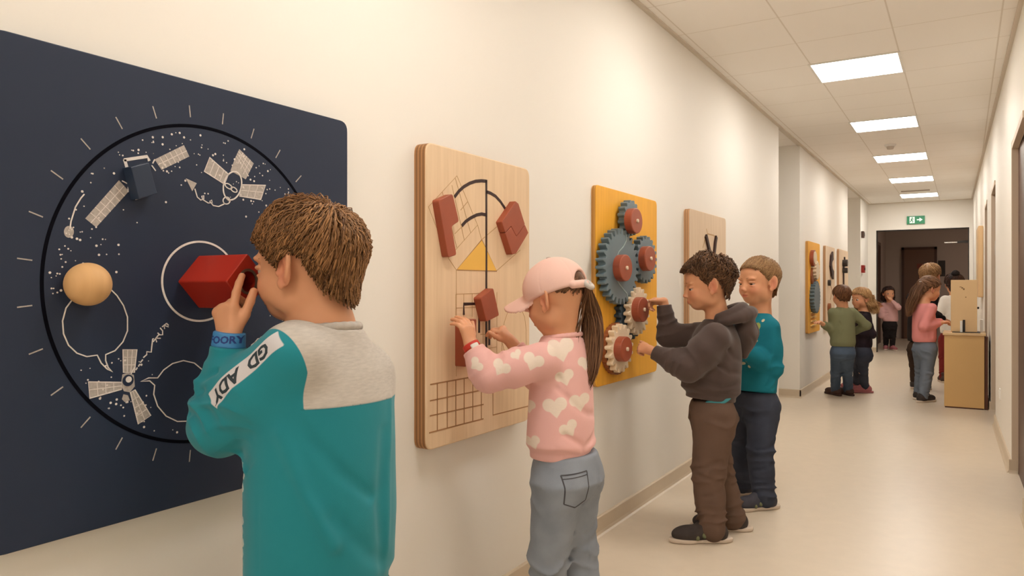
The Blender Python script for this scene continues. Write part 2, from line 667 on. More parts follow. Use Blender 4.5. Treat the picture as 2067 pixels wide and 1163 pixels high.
def base_strip(bm, p0, p1, nrm2, h=BH, th=0.012):
    p0, p1, n2 = np.array(p0), np.array(p1), np.array(nrm2)
    prof = [(0, 0), (th + 0.012, 0), (th + 0.004, 0.006), (th, 0.018), (th, h - 0.004), (th - 0.004, h), (0, h)]
    A = [bm.verts.new((*(p0 + n2 * a), b)) for a, b in prof]
    B = [bm.verts.new((*(p1 + n2 * a), b)) for a, b in prof]
    n = len(prof)
    for i in range(n):
        j = (i + 1) % n
        bm.faces.new((A[i], A[j], B[j], B[i]))
    bm.faces.new(A[::-1])
    bm.faces.new(B)


bm = bmesh.new()
base_strip(bm, (0, Y0), (0, O1), (1, 0))
base_strip(bm, (0, O1), (-1.4, O1), (0, 1))
base_strip(bm, (-1.4, O2), (0.012, O2), (0, -1))
base_strip(bm, (0, O2 - 0.012), (0, O3), (1, 0))
base_strip(bm, (-1.4, O4), (0.012, O4), (0, -1))
base_strip(bm, (0, O4 - 0.012), (0, YE), (1, 0))
struct(from_bm('baseboard_left', bm, M_BASE))
bm = bmesh.new()
ys = [Y0]
for a, b, dp in NICHES:
    base_strip(bm, (xr(ys[-1]), ys[-1]), (xr(a), a), (-1, 0))
    base_strip(bm, (xr(b) - 0.012, b - 0.001), (xr(b) + dp - 0.002, b - 0.001), (0, -1))
    ys.append(b)
base_strip(bm, (xr(ys[-1]), ys[-1]), (xr(YE), YE), (-1, 0))
struct(from_bm('baseboard_right', bm, M_BASE))
bm = bmesh.new()
base_strip(bm, (0, YE), (OX0, YE), (0, -1))
base_strip(bm, (OX1, YE), (1.52, YE), (0, -1))
struct(from_bm('baseboard_end', bm, M_BASE))
struct(boxes('trim_2', [((0.0, Y0, CEIL - 0.012), (0.022, YE, CEIL)), ((-0.02, O1, CEIL - 0.012), (0.0, O2, CEIL)), ((0.022, YE - 0.02, CEIL - 0.012), (1.5, YE, CEIL))], M_CORN))
bm = bmesh.new()
for y0, y1 in ((Y0, YE),):
    vs = [bm.verts.new((xr(y) + dx, y, z)) for y in (y0, y1) for dx in (-0.022, 0.0) for z in (CEIL - 0.012, CEIL)]
    for f in ((0, 1, 3, 2), (4, 6, 7, 5), (0, 4, 5, 1), (2, 3, 7, 6), (0, 2, 6, 4), (1, 5, 7, 3)):
        bm.faces.new([vs[i] for i in f])
struct(from_bm('trim_3', bm, M_CORN))

# ------------------------------------------------------------------ ceiling lights
LIGHT_LABELS = {0: 'square glowing ceiling panel nearest to the camera', 1: 'second glowing ceiling panel along the corridor',
                2: 'third glowing ceiling panel, just beyond the smoke detector', 3: 'fourth glowing ceiling panel along the corridor',
                4: 'farthest glowing ceiling panel, above the exit sign'}
for k in range(-4, 5):
    y = 5.02 + 1.93 * k
    dy = 0.46 if k < 4 else 0.5
    t = empty('ceiling_light', (0.805, y + dy / 2, CEIL))
    tag(t, LIGHT_LABELS.get(k, 'square ceiling panel above and behind the camera, out of the picture'), 'ceiling light', 'ceiling panels along the corridor')
    boxes('frame', [((0.545, y - 0.012, CEIL - 0.008), (0.56, y + dy + 0.012, CEIL - 0.0005)), ((1.05, y - 0.012, CEIL - 0.008), (1.065, y + dy + 0.012, CEIL - 0.0005)),
                    ((0.56, y - 0.012, CEIL - 0.008), (1.05, y, CEIL - 0.0005)), ((0.56, y + dy, CEIL - 0.008), (1.05, y + dy + 0.012, CEIL - 0.0005))], M_LFRAME, t)
    box('diffuser', (0.56, y, CEIL - 0.006), (1.05, y + dy, CEIL - 0.001), M_LAMP, t)

t = empty('smoke_detector', (0.768, 8.25, CEIL))
tag(t, 'small round smoke detector on the ceiling between two light panels', 'smoke detector')
bm = bmesh.new()
bmesh.ops.create_cone(bm, cap_ends=True, segments=24, radius1=0.045, radius2=0.055, depth=0.02, matrix=Matrix.Translation((0.768, 8.25, CEIL - 0.01)))
from_bm('base', bm, M_WHITE, t)
bm = bmesh.new()
bmesh.ops.create_cone(bm, cap_ends=True, segments=24, radius1=0.028, radius2=0.036, depth=0.025, matrix=Matrix.Translation((0.768, 8.25, CEIL - 0.033)))
from_bm('sensor_head', bm, mat('detector_grey', (0.55, 0.48, 0.42)), t)
t = box('ceiling_vent', (0.60, 12.33, CEIL - 0.006), (0.97, 12.42, CEIL - 0.0005), mat('vent_grey', (0.36, 0.29, 0.235)))
tag(t, 'narrow slotted air vent in the ceiling before the farthest light panel', 'air vent')

# ------------------------------------------------------------------ exit sign, alarm, socket
t = empty('exit_sign', (0.71, YE - 0.03, 2.2))
tag(t, 'green emergency exit sign with running figure and arrow above the dark opening', 'exit sign')
sx0, sx1, sz0, sz1 = 0.585, 0.845, 2.145, 2.275
box('housing', (sx0, YE - 0.035, sz0), (sx1, YE, sz1), M_GREENS, t)
yf0, yf1 = YE - 0.037, YE - 0.0345
boxes('door_symbol', [((0.625, yf0, 2.158), (0.700, yf1, 2.262))], M_SIGNW, t)
bm = bmesh.new()
for a, b, w in (((0.660, 2.235), (0.655, 2.205), 0.014), ((0.655, 2.207), (0.675, 2.190), 0.012), ((0.675, 2.190), (0.668, 2.166), 0.010),
                ((0.655, 2.207), (0.640, 2.188), 0.012), ((0.640, 2.188), (0.630, 2.172), 0.010), ((0.66, 2.23), (0.685, 2.222), 0.009), ((0.66, 2.23), (0.640, 2.215), 0.009)):
    a, b = np.array(a), np.array(b)
    n2 = np.array([-(b - a)[1], (b - a)[0]])
    n2 = n2 / np.linalg.norm(n2) * w / 2
    q = [a + n2, b + n2, b - n2, a - n2]
    vs = [bm.verts.new((p[0], yf0 - 0.002 + dy, p[1])) for dy in (0, 0.0025) for p in q]
    bm.faces.new(vs[:4]); bm.faces.new(vs[4:][::-1])
    for i in range(4):
        bm.faces.new((vs[i], vs[(i + 1) % 4], vs[4 + (i + 1) % 4], vs[4 + i]))
bmesh.ops.create_uvsphere(bm, u_segments=10, v_segments=6, radius=0.009, matrix=Matrix.Translation((0.664, yf0 - 0.001, 2.247)) @ Matrix.Scale(0.2, 4, (0, 1, 0)))
from_bm('running_figure', bm, M_GREENS, t)
bm = bmesh.new()
q = [(0.73, 2.203), (0.768, 2.203), (0.768, 2.178), (0.815, 2.212), (0.768, 2.246), (0.768, 2.221), (0.73, 2.221)]
A = [bm.verts.new((p[0], yf0, p[1])) for p in q]
B = [bm.verts.new((p[0], yf1, p[1])) for p in q]
bm.faces.new(A); bm.faces.new(B[::-1])
for i in range(7):
    bm.faces.new((A[i], A[(i + 1) % 7], B[(i + 1) % 7], B[i]))
from_bm('arrow_symbol', bm, M_SIGNW, t)

t = empty('fire_alarm', (0, 13.0, 1.39))
tag(t, 'small red fire alarm call point on the far left wall', 'fire alarm')
box('housing', (0, 12.93, 1.33), (0.045, 13.10, 1.45), M_ALARM, t, 0.006)
box('button', (0.045, 12.98, 1.37), (0.052, 13.05, 1.41), M_DARK, t)
t = empty('wall_sounder', (0, 13.0, 1.93))
tag(t, 'small dark device on the far left wall above the red alarm', 'alarm sounder')
box('housing', (0, 12.94, 1.885), (0.04, 13.06, 1.99), mat('sounder_brown', (0.10, 0.06, 0.045)), t, 0.008)
box('grille', (0.04, 12.97, 1.91), (0.045, 13.03, 1.965), M_DARK, t)
t = empty('wall_socket', (xr(6.4), 6.4, 0.33))
tag(t, 'white wall socket low on the right wall', 'socket')
box('plate', (xr(6.4) - 0.008, 6.36, 0.29), (xr(6.4) + 0.002, 6.44, 0.37), M_WHITE, t, 0.003)
box('socket_insert', (xr(6.4) - 0.011, 6.375, 0.305), (xr(6.4) - 0.008, 6.425, 0.355), M_WHITE, t)

# ------------------------------------------------------------------ wall boards
def rect(y0, y1, z0, z1, r):
    return round_poly([(y0, z0), (y1, z0), (y1, z1), (y0, z1)], r)


# ---- 1. navy space board
XB = 0.03
space = prism_obj('space_board', rect(0.592, 1.421, 0.655, 1.527, 0.026), 0.001, XB, M_NAVY, bev=0.002)
tag(space, 'large navy blue space board with white engraved satellites inside a black circle', 'wall board', 'hands-on boards along the left wall')


def bp(px, py, x=XB):
    return onx(px, py, x)[1:]


SC0, SR = np.array([1.0025, 1.1075]), 0.3275
strokes('orbit_groove', [circle(SC0, SR, 160)], 0.0065, XB - 0.001, XB + 0.0006, M_BLACK, space)
ticks = []
for i in range(28):
    a = 2 * PI * (i + 0.5) / 28
    dv = np.array([math.cos(a), math.sin(a)])
    ticks.append([SC0 + dv * 0.345, SC0 + dv * 0.369])
strokes('tick_marking', ticks, 0.0022, XB - 0.001, XB + 0.0005, M_CHALKD, space)
bm = bmesh.new()
r2 = random.Random(3)
n = 0
skip = [(bp(192, 650), 0.082), (bp(370, 795), 0.072), (bp(282, 365), 0.05), (bp(216, 412), 0.03), (bp(258, 770), 0.03)]
while n < 430:
    a, rr = r2.uniform(0, 2 * PI), 0.17 + 0.145 * math.sqrt(r2.random())
    if r2.random() < 0.25 and rr < 0.25:
        continue
    c = SC0 + np.array([math.cos(a), math.sin(a)]) * rr
    if any(np.linalg.norm(c - q) < rad_ for q, rad_ in skip):
        continue
    s = r2.choice([0.0011, 0.0014, 0.0017, 0.0024])
    bm_disc(bm, c, s, XB - 0.001, XB + 0.0005, n=6)
    n += 1
from_bm('star_dot_pattern', bm, M_CHALK, space)


def pxl(*pts):
    return [bp(*p) for p in pts]


def pell(c, rx, ry, a0=0, a1=360, n=40, rot=0):
    out = []
    for i in range(n + 1):
        a = math.radians(a0 + (a1 - a0) * i / n)
        x, y = rx * math.cos(a), ry * math.sin(a)
        q = math.radians(rot)
        out.append(bp(c[0] + x * math.cos(q) - y * math.sin(q), c[1] + x * math.sin(q) + y * math.cos(q)))
    return out


fill = []      # hatched solar panels
lines = []     # white outlines
S = 0.0022
fill += [pxl((172, 441), (240, 364), (260, 386), (194, 459)), pxl((312, 322), (371, 293), (382, 316), (326, 343)),
         pxl((412, 346), (423, 318), (461, 352), (453, 372)), pxl((474, 320), (483, 301), (512, 330), (496, 362), (465, 345)),
         pxl((489, 373), (536, 374), (526, 403), (483, 396)),
         pxl((248, 706), (276, 706), (271, 752), (249, 752)), pxl((178, 771), (245, 772), (245, 786), (181, 804)),
         pxl((263, 792), (272, 787), (304, 839), (279, 856))]
lines += [p + [p[0]] for p in fill[2:3] + fill[4:]]
# hatching on the solar panels
hatch = []
for (a, b, c, d), nn, mm in ((pxl((172, 441), (240, 364), (260, 386), (194, 459)), 7, 2), (pxl((312, 322), (371, 293), (382, 316), (326, 343)), 6, 2), (pxl((474, 320), (483, 301), (512, 330), (496, 362)), 4, 4),
                             (pxl((412, 346), (423, 318), (461, 352), (453, 372)), 1, 4), (pxl((489, 373), (536, 374), (526, 403), (483, 396)), 3, 2),
                             (pxl((248, 706), (276, 706), (271, 752), (249, 752)), 3, 3), (pxl((178, 771), (245, 772), (245, 786), (181, 804)), 4, 2),
                             (pxl((263, 792), (272, 787), (304, 839), (279, 856)), 2, 4)):
    for i in range(1, nn):
        t = i / nn
        hatch.append([a + (b - a) * t, d + (c - d) * t])
    for i in range(1, mm):
        t = i / mm
        hatch.append([a + (d - a) * t, b + (c - b) * t])
lines += [(h_, 0.0014) for h_ in hatch]
lines += [([*pxl((250, 323), (297, 316), (301, 325))], 0.006), ([*pxl((251, 322), (276, 403))], 0.006)]
lines += [pxl((258, 388), (259, 372), (246, 365)), pxl((306, 334), (314, 345)), pxl((308, 330), (312, 322))]
lines += [([*pell((469, 375), 18, 29, rot=12)], 0.003), pell((457, 405), 7, 7), pell((461, 376), 8, 4, rot=35), pell((472, 383), 7, 4, rot=35)]
lines += [pxl((393, 381), (398, 398), (405, 404), (411, 402), (411, 395), (407, 396), (409, 403), (420, 410), (428, 409), (427, 404), (423, 406), (430, 415), (441, 417), (454, 411))]
fill += [pxl((375, 360), (397, 370), (388, 386)), pxl((461, 399), (466, 403), (462, 407), (457, 403))]
# comet
lines += [pxl((141, 462), (143, 447), (152, 418), (163, 400), (170, 392))]
fill += [pell((139, 468), 10, 12, n=20)[:-1]]
# the ring behind the scope and the speech bubbles
ringp = pell((402, 568), 75, 80, n=80)
lines += [(ringp, 0.0042)]
lines += [pxl((219, 580), (236, 597), (249, 617), (257, 640), (257, 668), (248, 690), (232, 708), (213, 716), (213, 728), (218, 742), (227, 751), (216, 745), (204, 733),
              (196, 717), (175, 720), (155, 713), (138, 697), (128, 674), (126, 648), (133, 622), (145, 606))]
lines += [pxl((284, 770), (300, 763), (318, 763), (330, 747), (348, 734), (370, 728), (392, 733), (410, 748), (425, 765), (430, 790), (424, 820), (408, 840), (385, 850),
              (358, 851), (335, 840), (318, 820), (310, 796), (312, 778), (302, 769), (284, 770))]
# small probe: body, signal, and the letters KUK
fill += [pxl((247, 756), (258, 752), (270, 757), (272, 780), (262, 792), (250, 790), (244, 778)), pxl((249, 796), (258, 798), (262, 808), (252, 812), (246, 806))]
lines += [pxl((264, 755), (271, 742)), pxl((274, 747), (277, 742)), pxl((279, 740), (282, 735)), pxl((283, 732), (288, 726)),
          pxl((289, 722), (296, 716), (296, 710), (305, 711), (306, 700), (308, 684), (310, 684))]
lines += [pxl((309, 690), (320, 676)), pxl((316, 691), (314, 683), (324, 683)), pxl((318, 672), (322, 676), (328, 676), (328, 668), (323, 662)),
          pxl((327, 660), (336, 653)), pxl((332, 664), (331, 657), (340, 660)), pxl((336, 653), (340, 657))]
# faint curls to the right, below the red scope
lines += [pxl((488, 738), (484, 730), (486, 724), (493, 722), (497, 727), (492, 733), (488, 730)), pxl((497, 724), (506, 736), (520, 750)), pxl((484, 734), (484, 755), (490, 764), (500, 760), (510, 750)),
          pxl((502, 708), (508, 696), (516, 690)), pxl((512, 694), (520, 684), (530, 682)), pxl((525, 682), (540, 672), (552, 684), (546, 694)), pxl((538, 688), (541, 673), (551, 671), (556, 676)),
          pxl((578, 672), (584, 656), (594, 670))]
bm = bmesh.new()
for p in fill:
    prism(bm, [tuple(q) for q in p], XB - 0.001, XB + 0.0004)
from_bm('hatched_pattern', bm, M_CHALKD, space)
strokes('line_pattern', lines, S, XB - 0.001, XB + 0.0009, M_CHALK, space)
# darker eye of the probe
bm = bmesh.new()
c = bp(258, 768)
bm_disc(bm, c, 0.011, XB, XB + 0.0012, n=20)
from_bm('probe_eye', bm, M_NAVY, space)
bm = bmesh.new()
bm_disc(bm, bp(259, 766), 0.006, XB, XB + 0.0018, n=14)
from_bm('probe_lens', bm, M_CHALK, space)

# turned wooden ball on a peg
bc = onx(176, 574, 0.055)
bm = bmesh.new()
bmesh.ops.create_uvsphere(bm, u_segments=40, v_segments=24, radius=0.0385, matrix=Matrix.Translation((0.058, bc[1], bc[2])))
from_bm('wooden_ball', bm, M_BALL, space, True)
# dark blue block satellite body
bl = [onx(*p, 0.056)[1:] for p in ((264, 337), (301, 328), (318, 391), (281, 402))]
prism_obj('satellite_block', [tuple(p) for p in bl], XB, 0.056, mat('navy_block_paint', (0.022, 0.036, 0.068), rough=0.4), space, 0.002)


# red viewing scope: four-sided tube standing on its edge with a round eyehole
def scope():
    cy, cz = onx(403, 569, XB)[1:]
    hexa = [(-0.050, 0.0), (0.0, 0.056), (0.050, 0.0), (0.0, -0.056)]
    X0, X1 = XB, 0.180
    out = round_poly([(cy + a, cz + b) for a, b in hexa], 0.004, 3)
    n = len(out)
    m = 48
    bm = bmesh.new()
    hole = [(cy + 0.021 * math.cos(2 * PI * k / m), cz + 0.023 * math.sin(2 * PI * k / m)) for k in range(m)]
    A = [bm.verts.new((X0, *p)) for p in out]
    B = [bm.verts.new((X1 - 0.003, *p)) for p in out]
    C = [bm.verts.new((X1, cy + (p[0] - cy) * 0.97, cz + (p[1] - cz) * 0.97)) for p in out]
    H = [bm.verts.new((X1, *p)) for p in hole]
    I = [bm.verts.new((X0 + 0.02, *p)) for p in hole]
    for P, Q in ((A, B), (B, C)):
        for i in range(n):
            bm.faces.new((P[i], P[(i + 1) % n], Q[(i + 1) % n], Q[i]))
    for k in range(m):
        bm.faces.new((H[k], H[(k + 1) % m], I[(k + 1) % m], I[k]))
    bm.faces.new(I)
    # ring of faces between the chamfered end outline and the round hole
    angC = [math.atan2(p[1] - cz, p[0] - cy) % (2 * PI) for p in out]
    angH = [2 * PI * k / m for k in range(m)]
    ev = sorted([(a_, 0, i) for i, a_ in enumerate(angC)] + [(a_, 1, k) for k, a_ in enumerate(angH)])
    ci = [i for a_, ty, i in ev if ty == 0][-1]
    hi = [i for a_, ty, i in ev if ty == 1][-1]
    for a_, ty, i in ev:
        if ty == 0:
            bm.faces.new((C[ci], C[i], H[hi]))
            ci = i
        else:
            bm.faces.new((C[ci], H[i], H[hi]))
            hi = i
    o = from_bm('viewing_scope', bm, M_SCOPE, space)
    bm = bmesh.new()
    strokes('', [[np.array(p) for p in hole] + [np.array(hole[0])]], 0.005, X1 - 0.001, X1 + 0.002, None, bm=bm)
    from_bm('eyehole_ring', bm, mat('tarnished_ring', (0.25, 0.20, 0.15), rough=0.3, metal=0.8), o)
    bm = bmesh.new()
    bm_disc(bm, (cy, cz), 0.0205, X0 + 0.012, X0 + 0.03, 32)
    from_bm('eyehole_dark_disc', bm, M_BLACK, o)  # black disc paints the darkness deep inside the hole
    return cy, cz


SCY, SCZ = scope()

# ---- 2. plywood board with sliding red blocks
X2 = 0.045
puzzle = prism_obj('sliding_puzzle_board', rect(1.730, 2.338, 0.618, 1.528, 0.034), 0.001, X2, M_PLY, bev=0.004)
tag(puzzle, 'light plywood board with red sliding blocks, black curved slots and a yellow triangle', 'wall board', 'hands-on boards along the left wall')


def b2(*pts, x=X2):
    return [onx(p[0], p[1], x)[1:] for p in pts]


prism_obj('yellow_triangle', [tuple(p) for p in b2((972.4, 484), (921.3, 545), (1002.7, 547.5))], X2 - 0.001, X2 + 0.0006, M_TRI, puzzle)
ln = []
h_l = [((868.4, 776.4), (973, 757.5)), ((867.7, 809.3), (973, 787.4)), ((867.7, 839.7), (976, 816.4)), ((866.4, 873.8), (975.5, 845.5))]
ln += [b2(*p) for p in h_l]


def on_line(l, x):
    (x0, y0), (x1, y1) = l
    return (x, y0 + (y1 - y0) * (x - x0) / (x1 - x0))


ln += [b2(on_line(h_l[0], x), on_line(h_l[3], x)) for x in (882.6, 902.6, 920, 936.8, 954.2, 971.6)]
ln += [b2((995, 770), (995, 838), (1066, 820)), b2((972.4, 484), (921.3, 545), (1002.7, 547.5), (972.4, 484))]
strokes('burnt_line_pattern', ln, 0.004, X2 - 0.001, X2 + 0.0008, M_LINE, puzzle)
ln = [b2((864.6, 417.6), (922.3, 355), (964, 454.4), (905, 521), (864.6, 417.6)), b2((912, 374), (937.4, 485.6)), b2((919, 360), (950, 470)),
      b2((930, 424), (944, 407)), b2((918, 472), (933, 457)), b2((893, 388), (922, 500)), b2((905, 521), (921, 545), (921, 760)), b2((972, 484), (1024, 440)), b2((1002, 547), (1050, 505)),
      b2((964, 454), (972, 484)), b2((920, 594), (975, 592)), b2((920, 594), (920, 730)), b2((936, 594), (936, 640)), b2((953, 593), (953, 640)), b2((920, 622), (975, 620)),
      b2((970, 675), (1003, 675)), b2((1003, 590), (1003, 735)), b2((975, 706), (1003, 700)), b2((975, 735), (1003, 730)), b2((975, 650), (975, 735)),
      b2((1012, 760), (1013, 690), (1018, 650), (1024, 632), (1033, 621), (1042, 618), (1052, 624), (1059, 640), (1062, 665), (1062, 760)),
      b2((1013, 690), (1020, 715), (1030, 735))]
strokes('thin_line_pattern', ln, 0.0022, X2 - 0.001, X2 + 0.0006, M_LINEL, puzzle)
sl = [b2((981.5, 363), (981.5, 735)),
      b2((981.5, 366), (972, 365), (960, 366), (948, 370), (936, 377), (926, 386), (917, 398)),
      b2((981.5, 387), (990, 390), (1000, 396), (1010, 407), (1018, 419), (1026, 432)),
      b2((981.5, 434), (972, 432), (962, 434), (950, 440), (940, 447), (932, 456)),
      b2((936, 636), (936, 614), (967, 613), (967, 672)), b2((987.5, 640), (987.5, 697))]
strokes('slot_groove', sl, 0.0105, X2 - 0.001, X2 + 0.001, M_SLOT, puzzle)


def block(name, pts, x0, x1, r=0.006, parent=puzzle, m=M_RED, label=None):
    q = round_poly([tuple(onx(p[0], p[1], x1)[1:]) for p in pts], r, 4)
    o = prism_obj(name, q, x0, x1, m, parent, 0.002)
    if label:
        o['label'] = label
    return o


XK = X2 + 0.024
block('sliding_block', ((885, 404), (914, 391), (927, 447), (912, 457), (922, 515), (905, 520)), X2, XK, 0.009)
block('sliding_block', ((1013, 448), (1041, 406), (1047, 411), (1060, 453), (1043, 477), (1032, 457), (1020, 470)), X2, XK, 0.004)
block('sliding_block', ((1020, 470.8), (1032, 458.2), (1043, 478), (1060, 453.8), (1067, 470), (1042, 512), (1034, 514)), X2, XK, 0.004)
block('sliding_block', ((970, 602), (996, 581), (1008, 637), (982, 650)), X2, XK + 0.004, 0.008)
block('sliding_block', ((938, 644), (962, 644), (962, 736), (938, 741)), X2, XK + 0.012, 0.006)

# ---- 3. yellow gear board
X3 = 0.022
gears = prism_obj('gear_board', rect(2.955, 3.710, 0.662, 1.549, 0.03), 0.001, X3, M_YEL, bev=0.003)
tag(gears, 'yellow wall board with big blue and cream gears carrying red knobs', 'wall board', 'hands-on boards along the left wall')
RY = 1.2


def gear_pts(c, r, teeth, depth=0.16, phase=0.0, ry=RY):
    """rounded spur teeth"""
    pts = []
    for i in range(teeth * 10):
        a = 2 * PI * i / (teeth * 10)
        u = math.sin(teeth * a + phase)
        k = math.tanh(2.2 * u) / math.tanh(2.2)
        rr = r * (1 - depth / 2 + depth / 2 * k)
        pts.append((c[0] + ry * rr * math.cos(a), c[1] + rr * math.sin(a)))
    return pts


def gear(px, py, r, teeth, x0, x1, m, kpx=None, kpy=None, kr=0.058, phase=0.0, parent=gears, depth=0.15, knob_h=0.035, ry=RY):
    c = onx(px, py, x1)[1:]
    g = prism_obj('gear', gear_pts(c, r, teeth, depth, phase, ry), x0, x1, m, parent, 0.0015)
    if kpx:
        kc = onx(kpx, kpy, x1 + knob_h)[1:]
        bm = bmesh.new()
        bm_disc(bm, kc, kr, x1, x1 + knob_h, 40, 0.004, ry)
        k = from_bm('knob', bm, M_RED, g)
        bm = bmesh.new()
        bm_disc(bm, kc, 0.009, x1 + knob_h, x1 + knob_h + 0.008, 14, 0.003, 1.0)
        from_bm('bolt', bm, mat('pale_bolt', (0.72, 0.58, 0.44), rough=0.35), g)
    return g, c


gb, cb = gear(1255, 538, 0.172, 30, X3 + 0.012, X3 + 0.048, M_BLUEG, 1264.5, 541, 0.060)
# pale curved line engraved on the big gear
w = [onx(*p, X3 + 0.048)[1:] for p in ((1265, 474), (1264, 486), (1258, 498), (1249, 508), (1244, 522), (1241, 540), (1243, 558), (1249, 572), (1258, 584), (1265, 592), (1268, 602))]
strokes('curved_line', [w], 0.006, X3 + 0.047, X3 + 0.0495, mat('pale_blue_line', (0.33, 0.42, 0.43), rough=0.5), gb)
gear(1276.5, 440, 0.084, 15, X3 + 0.012, X3 + 0.045, M_BLUEG, 1286, 446, 0.059)
gear(1306, 524, 0.117, 20, X3 + 0.012, X3 + 0.045, M_BLUEG, 1313.5, 522, 0.060, 0.8)
gear(1276, 632, 0.128, 22, X3 + 0.002, X3 + 0.028, M_BLUED)
gear(1291, 628, 0.113, 18, X3 + 0.034, X3 + 0.060, M_CREAM, 1300, 625, 0.058, depth=0.21)
gear(1249, 704, 0.119, 30, X3 + 0.002, X3 + 0.026, M_BROWNG, depth=0.02)
gear(1256, 703, 0.110, 17, X3 + 0.030, X3 + 0.058, M_CREAM, 1265.5, 705, 0.056, depth=0.21)

# ---- 4. plywood board behind the boys
X4 = 0.035
tw = prism_obj('tweezer_board', rect(4.21, 4.98, 0.655, 1.558, 0.035), 0.001, X4, M_PLYF, bev=0.003)
tag(tw, 'plywood board with two dark prongs, partly hidden behind the boy in the hoodie', 'wall board', 'hands-on boards along the left wall')


def b4(*pts, x=X4):
    return [onx(p[0], p[1], x)[1:] for p in pts]


strokes('dark_prong_pattern', [b4((1423, 476), (1426, 488), (1431, 510), (1434, 540)), b4((1444, 478), (1442, 490), (1440, 510), (1438, 540))], 0.028, X4, X4 + 0.012, M_SLOT, tw)
strokes('thin_line_pattern', [b4((1426, 462), (1428, 472), (1440, 475), (1446, 480), (1444, 500)), b4((1419, 500), (1422, 486), (1428, 472))], 0.008, X4 - 0.001, X4 + 0.001, M_LINEL, tw)

# ---- 5, 6, 7: boards beyond the first passage
X5 = 0.03
far1 = prism_obj('lever_board', rect(8.09, 8.80, 0.622, 1.577, 0.03), 0.001, X5, M_YEL, bev=0.003)
tag(far1, 'small yellow board far down the wall, in front of the boy in the green sweater', 'wall board', 'hands-on boards along the left wall')


def far(px, py, x):
    return onx(px, py, x)[1:]


def stub(name, px, py, r, x0, x1, m, parent, ry=1.0):
    bm = bmesh.new()
    bm_disc(bm, far(px, py, x1), r, x0, x1, 24, 0.003, ry)
    return from_bm(name, bm, m, parent)


stub('red_disc', 1645, 521, 0.085, X5, X5 + 0.035, M_RED, far1, 1.3)
stub('pale_disc', 1646.5, 521, 0.07, X5 + 0.035, X5 + 0.04, M_CREAM, far1, 1.3)
prism_obj('gear', gear_pts(far(1651, 546, X5 + 0.05), 0.10, 14, 0.15), X5, X5 + 0.05, M_CREAM, far1, 0.002)
bm = bmesh.new()
bm_disc(bm, far(1646, 558, X5 + 0.03), 0.11, X5, X5 + 0.02, 24, 0.002, 1.2)
from_bm('brown_disc', bm, M_BROWNG, far1)
strokes('rib_line_pattern', [[np.array([8.22, z]), np.array([8.52, z])] for z in np.arange(0.70, 1.02, 0.045)], 0.012, X5 - 0.001, X5 + 0.012, mat('pale_yellow_ribs', (0.80, 0.52, 0.17), rough=0.5), far1)
prism_obj('gear', gear_pts(far(1651, 600, X5 + 0.05), 0.17, 26, 0.1), X5, X5 + 0.045, M_BLUEG, far1, 0.002)

far2 = prism_obj('crescent_board', rect(9.215, 9.91, 0.62, 1.583, 0.03), 0.001, X5, M_PLYF, bev=0.003)
tag(far2, 'plywood board with a brown crescent, between the two other boards far down the wall', 'wall board', 'hands-on boards along the left wall')
arc = [far(1679, 516, X5), far(1676, 522, X5), far(1675, 535, X5), far(1677, 550, X5), far(1680, 556, X5)]
strokes('brown_crescent', [arc], 0.10, X5, X5 + 0.02, M_SLOT, far2)
strokes('curved_line_pattern', [[far(1676, 556, X5), far(1675, 570, X5), far(1679, 585, X5), far(1676, 605, X5)]], 0.02, X5 - 0.001, X5 + 0.002, M_LINE, far2)
stub('peg', 1677, 571, 0.035, X5, X5 + 0.03, M_DARK, far2)
stub('peg', 1677, 621, 0.05, X5, X5 + 0.03, M_BROWNG, far2)
far3 = prism_obj('slot_board', rect(10.30, 11.15, 0.62, 1.592, 0.03), 0.001, X5, M_PLYF, bev=0.003)
tag(far3, 'plywood board with a dark vertical slot, farthest of the boards on the left wall', 'wall board', 'hands-on boards along the left wall')
strokes('slot', [[far(1704, 519, X5), far(1704, 535, X5), far(1702, 540, X5), far(1702, 580, X5)]], 0.075, X5 - 0.001, X5 + 0.012, M_SLOT, far3)
stub('peg', 1711, 531, 0.045, X5, X5 + 0.06, M_DARK, far3)
stub('peg', 1711, 546, 0.035, X5, X5 + 0.06, M_DARK, far3)

# ---- board on the right wall
t = empty('side_board', (xr(9.9), 9.9, 1.4))
tag(t, 'thick pale wooden board on the right wall past the beech cabinet', 'wall board')
bm = bmesh.new()
vs = [bm.verts.new((xr(y) + dx, y, z)) for y in (9.55, 10.25) for dx in (-0.05, -0.001) for z in (0.99, 1.77)]
for f in ((0, 1, 3, 2), (4, 6, 7, 5), (0, 4, 5, 1), (2, 3, 7, 6), (0, 2, 6, 4), (1, 5, 7, 3)):
    bm.faces.new([vs[i] for i in f])
bmesh.ops.bevel(bm, geom=bm.edges[:], offset=0.006, segments=2, affect='EDGES')
from_bm('panel', bm, M_CABT, t)

# ------------------------------------------------------------------ cabinet with the display box
CX0, CX1, CY0, CY1 = 1.232, 1.553, 7.87, 8.33
t = empty('beech_cabinet', ((CX0 + CX1) / 2, 8.1, 0))
tag(t, 'pale beech cabinet standing against the right wall with a display box on top', 'cabinet')
box('body', (CX0 + 0.006, CY0 + 0.004, 0.012), (CX1 - 0.004, CY1, 0.662), M_CAB, t, 0.002)
box('plinth', (CX0 + 0.012, CY0 + 0.012, 0.0), (CX1 - 0.01, CY1 - 0.01, 0.012), M_CABD, t)
box('worktop', (CX0 - 0.006, CY0 - 0.008, 0.662), (CX1 + 0.008, CY1 + 0.004, 0.684), M_CABT, t, 0.003)
box('side_panel', (CX1 - 0.004, CY0 + 0.02, 0.0), (CX1 + 0.024, CY1, 0.655), M_CABD, t, 0.004)
t = empty('display_box', (1.395, 8.1, 0.684))
tag(t, 'upright plywood display box standing on the beech cabinet', 'display box')
